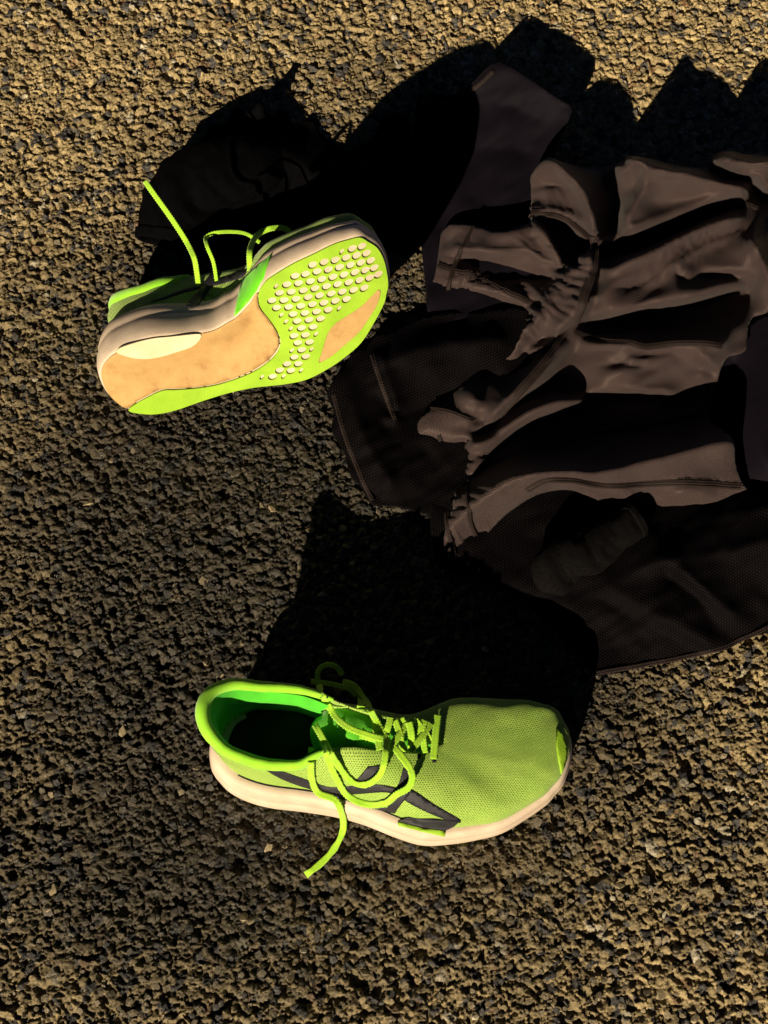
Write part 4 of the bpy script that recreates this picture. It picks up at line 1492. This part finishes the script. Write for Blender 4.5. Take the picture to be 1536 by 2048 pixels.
lower.mesh('panel', [(870, 960), (960, 985), (1030, 985), (1200, 970), (1400, 960), (1560, 940), (1562, 1248), (1530, 1266), (1500, 1272), (1466, 1292), (1430, 1304), (1380, 1311), (1300, 1330), (1240, 1336), (1195, 1350), (1150, 1300), (1090, 1235), (1030, 1190), (950, 1150), (890, 1135), (862, 1060)], M['mesh_cloth'], lg, rot=-.45, sim=dict(across=.14, seed=4, angle=-.6, its=50))
lower.seam([(1195, 1345), (1300, 1325), (1430, 1299), (1500, 1270), (1555, 1245)], lg, 2, name='hem')

# --- added black sheet filling out the tipped shoe's shadow; raised corner casts its tip
shade = Sheet([
    [(345, 480, .4), (352, 400, .5), (390, 310, .5), (470, 235, .8), (520, 212, 2.6), (560, 225, .6), (640, 255, .4), (700, 290, .4), (790, 240, .4), (835, 300, .4), (845, 480, .4)],
    [(400, 400, 1.6), (470, 320, 2.0), (560, 300, 1.8), (660, 350, 1.6), (790, 330, 1.4)], [(480, 440, .8), (600, 400, .7), (760, 440, .6)],
], (320, 200, 880, 540), 7, 2, 1.0, .004, 22, 19, sharp=.5, crease=.003)
ps = at(600, 380, 0)[0]
sg_ = empty('shadow_fill_sheet', (ps[0], ps[1], 0), 'added black sheet that fills out the shadow of the tipped green shoe', 'garment')
shade.mesh('panel', [(345, 478), (358, 420), (366, 372), (380, 330), (372, 300), (402, 285), (418, 252), (452, 246), (470, 214), (498, 226), (522, 200), (538, 232), (566, 222), (590, 250), (622, 240), (650, 276), (690, 300), (740, 280), (770, 236), (800, 226), (826, 262), (850, 350), (850, 480), (780, 505), (640, 490), (480, 505)], M['sock'], sg_, tstep=7)

# --- smooth dark garment coming in at the right edge
edge = Sheet([
    [(1400, 720, .3), (1400, 850, .3)], [(1470, 720, .4), (1458, 800, .4), (1470, 880, .4), (1500, 960, .5), (1560, 1000, .5)],
    [(1560, 660, 2.6), (1530, 740, 2.4), (1510, 840, 2.4), (1530, 920, 2.4), (1560, 960, 2.0)],
    [(1600, 660, 3.2), (1600, 1000, 2.6)],
], (1380, 600, 1640, 1040), 6, 3, 1.0, .0012, 22, 15)
pe = at(1540, 850, 0)[0]
eg = empty('warm_up_top', (pe[0], pe[1], 0), 'smooth dark purple garment cut by the right edge of the pile', 'garment')
edge.mesh('panel', [(1400, 760), (1420, 690), (1500, 650), (1540, 630), (1630, 640), (1630, 1010), (1540, 1000), (1498, 966), (1464, 920), (1420, 850)], M['dark_cloth'], eg)


# --- socks: knitted tubes lying in a heap
def sock(name, path, mat, label, squash=.62, seed=0, cuff=True):
    """path: (u, v, centre height cm, radius cm)"""
    p = np.array(path, float)
    c = at(p[:, 0], p[:, 1], p[:, 2] * .01)
    q = spline(np.column_stack([c, p[:, 3] * .01]), 60)
    C, R_ = q[:, :3], q[:, 3]
    t = np.gradient(C, axis=0)
    t /= np.linalg.norm(t, axis=1)[:, None]
    s = np.cross(t, np.array([0, 0, 1.0]))
    s /= np.linalg.norm(s, axis=1)[:, None]
    up = np.cross(s, t)
    m = 36
    an = np.linspace(0, 2 * math.pi, m, endpoint=False)
    cap = np.sqrt(np.clip(1 - np.clip((np.arange(60) - 48) / 11.5, 0, 1) ** 2, 0.0004, 1))
    V = np.stack([C + s * (R_ * cap * np.cos(a))[:, None] + up * (R_ * cap * squash * np.sin(a))[:, None] for a in an], 1)
    w = fbm((V[:, :, 0] + V[:, :, 2]).ravel(), (V[:, :, 1] * .6).ravel(), 60, 4, 90 + seed).reshape(60, m)
    nrm = V - C[:, None]
    nrm /= np.linalg.norm(nrm, axis=2)[:, :, None] + 1e-9
    V = V + nrm * (w * .007)[:, :, None]
    V[:, :, 2] = np.maximum(V[:, :, 2], .002)
    o = empty(name, (C[30][0], C[30][1], 0), label, 'sock')
    V = V.reshape(-1, 3)
    f = [(i * m + j, i * m + (j + 1) % m, (i + 1) * m + (j + 1) % m, (i + 1) * m + j) for i in range(59) for j in range(m)]
    b = mesh_obj('knit_tube', V, f, mat, o)
    solidify(b, .0016, -1)
    if cuff:
        k = 5
        cv = V[:k * m].reshape(k, m, 3)
        cc = cv.mean(1, keepdims=True)
        cv = cc + (cv - cc) * 1.07
        cv[:, :, 2] = np.maximum(cv[:, :, 2], .002)
        cf = [(i * m + j, i * m + (j + 1) % m, (i + 1) * m + (j + 1) % m, (i + 1) * m + j) for i in range(k - 1) for j in range(m)]
        solidify(mesh_obj('cuff', cv.reshape(-1, 3), cf, mat, o), .002, -1)
    return o


sock('running_sock', [(325, 485, 1.5, 2.0), (338, 430, 2.2, 2.6), (375, 385, 2.4, 3.0), (430, 350, 2.4, 3.0), (500, 330, 2.0, 2.8), (570, 325, 1.4, 2.2)], M['sock'], 'black sock lying behind the tipped green shoe', .7, 1)
sock('running_sock', [(1270, 1040, 1.6, 1.2), (1215, 1078, 2.0, 1.5), (1160, 1110, 2.0, 1.6), (1115, 1135, 2.0, 1.7), (1105, 1185, 1.4, 1.3)], M['heather'], 'dark heathered grey sock bundled below the shirt hem', .8, 2)

# ------------------------------------------------------------------ details of the tipped shoe
overlay('side_stripe', [(300, 605), (350, 585), (420, 563), (455, 552), (510, 535), (515, 545), (470, 560), (430, 572), (380, 582), (330, 598)], SL, M['black'], shoe_l, smooth_n=50)
overlay('side_stripe', [(372, 615), (400, 578), (425, 545), (452, 518), (466, 514), (440, 548), (415, 585), (395, 612)], SL, M['black'], shoe_l, smooth_n=50, lift=.0009)
overlay('side_stripe', [(470, 560), (478, 525), (490, 510), (500, 512), (490, 535), (484, 556)], SL, M['black'], shoe_l, lift=.0011)
overlay('midsole_panel', [(470, 632), (478, 590), (486, 562), (515, 532), (545, 508), (535, 532), (528, 556), (515, 580), (495, 606)], SL, M['lime'], shoe_l, step=6, lift=.001)


def free_lace(pts, S, parent, width, normal=(0, -.5, 1), twist=None):
    P = np.array([at(u, v, z)[0] for u, v, z in pts])
    R_ = np.tile(np.array(normal, float) / np.linalg.norm(normal), (len(P), 1))
    return ribbon('lace', P, R_, width, M['lace'], parent, twist=twist)


h0, _ = cast(SL.bvh, [(398, 578), (432, 568), (500, 540)])
zr = [h.z if h else .05 for h in h0]
print('lace roots', zr)
free_lace([(398, 578, zr[0] - .002), (393, 540, zr[0] + .008), (388, 515, zr[0] + .016), (372, 482, .085), (345, 440, .095), (318, 402, .102), (298, 374, .105), (290, 362, .105)], SL, shoe_l, .0042)
free_lace([(434, 568, zr[1] - .002), (427, 525, zr[1] + .008), (414, 492, zr[1] + .014), (413, 473, .08), (440, 464, .08), (488, 466, .072), (520, 485, .06)], SL, shoe_l, .0030)
free_lace([(500, 542, zr[2] - .002), (500, 500, zr[2] + .004), (515, 470, .07), (545, 456, .066), (575, 460, .058), (590, 490, .05)], SL, shoe_l, .0045)
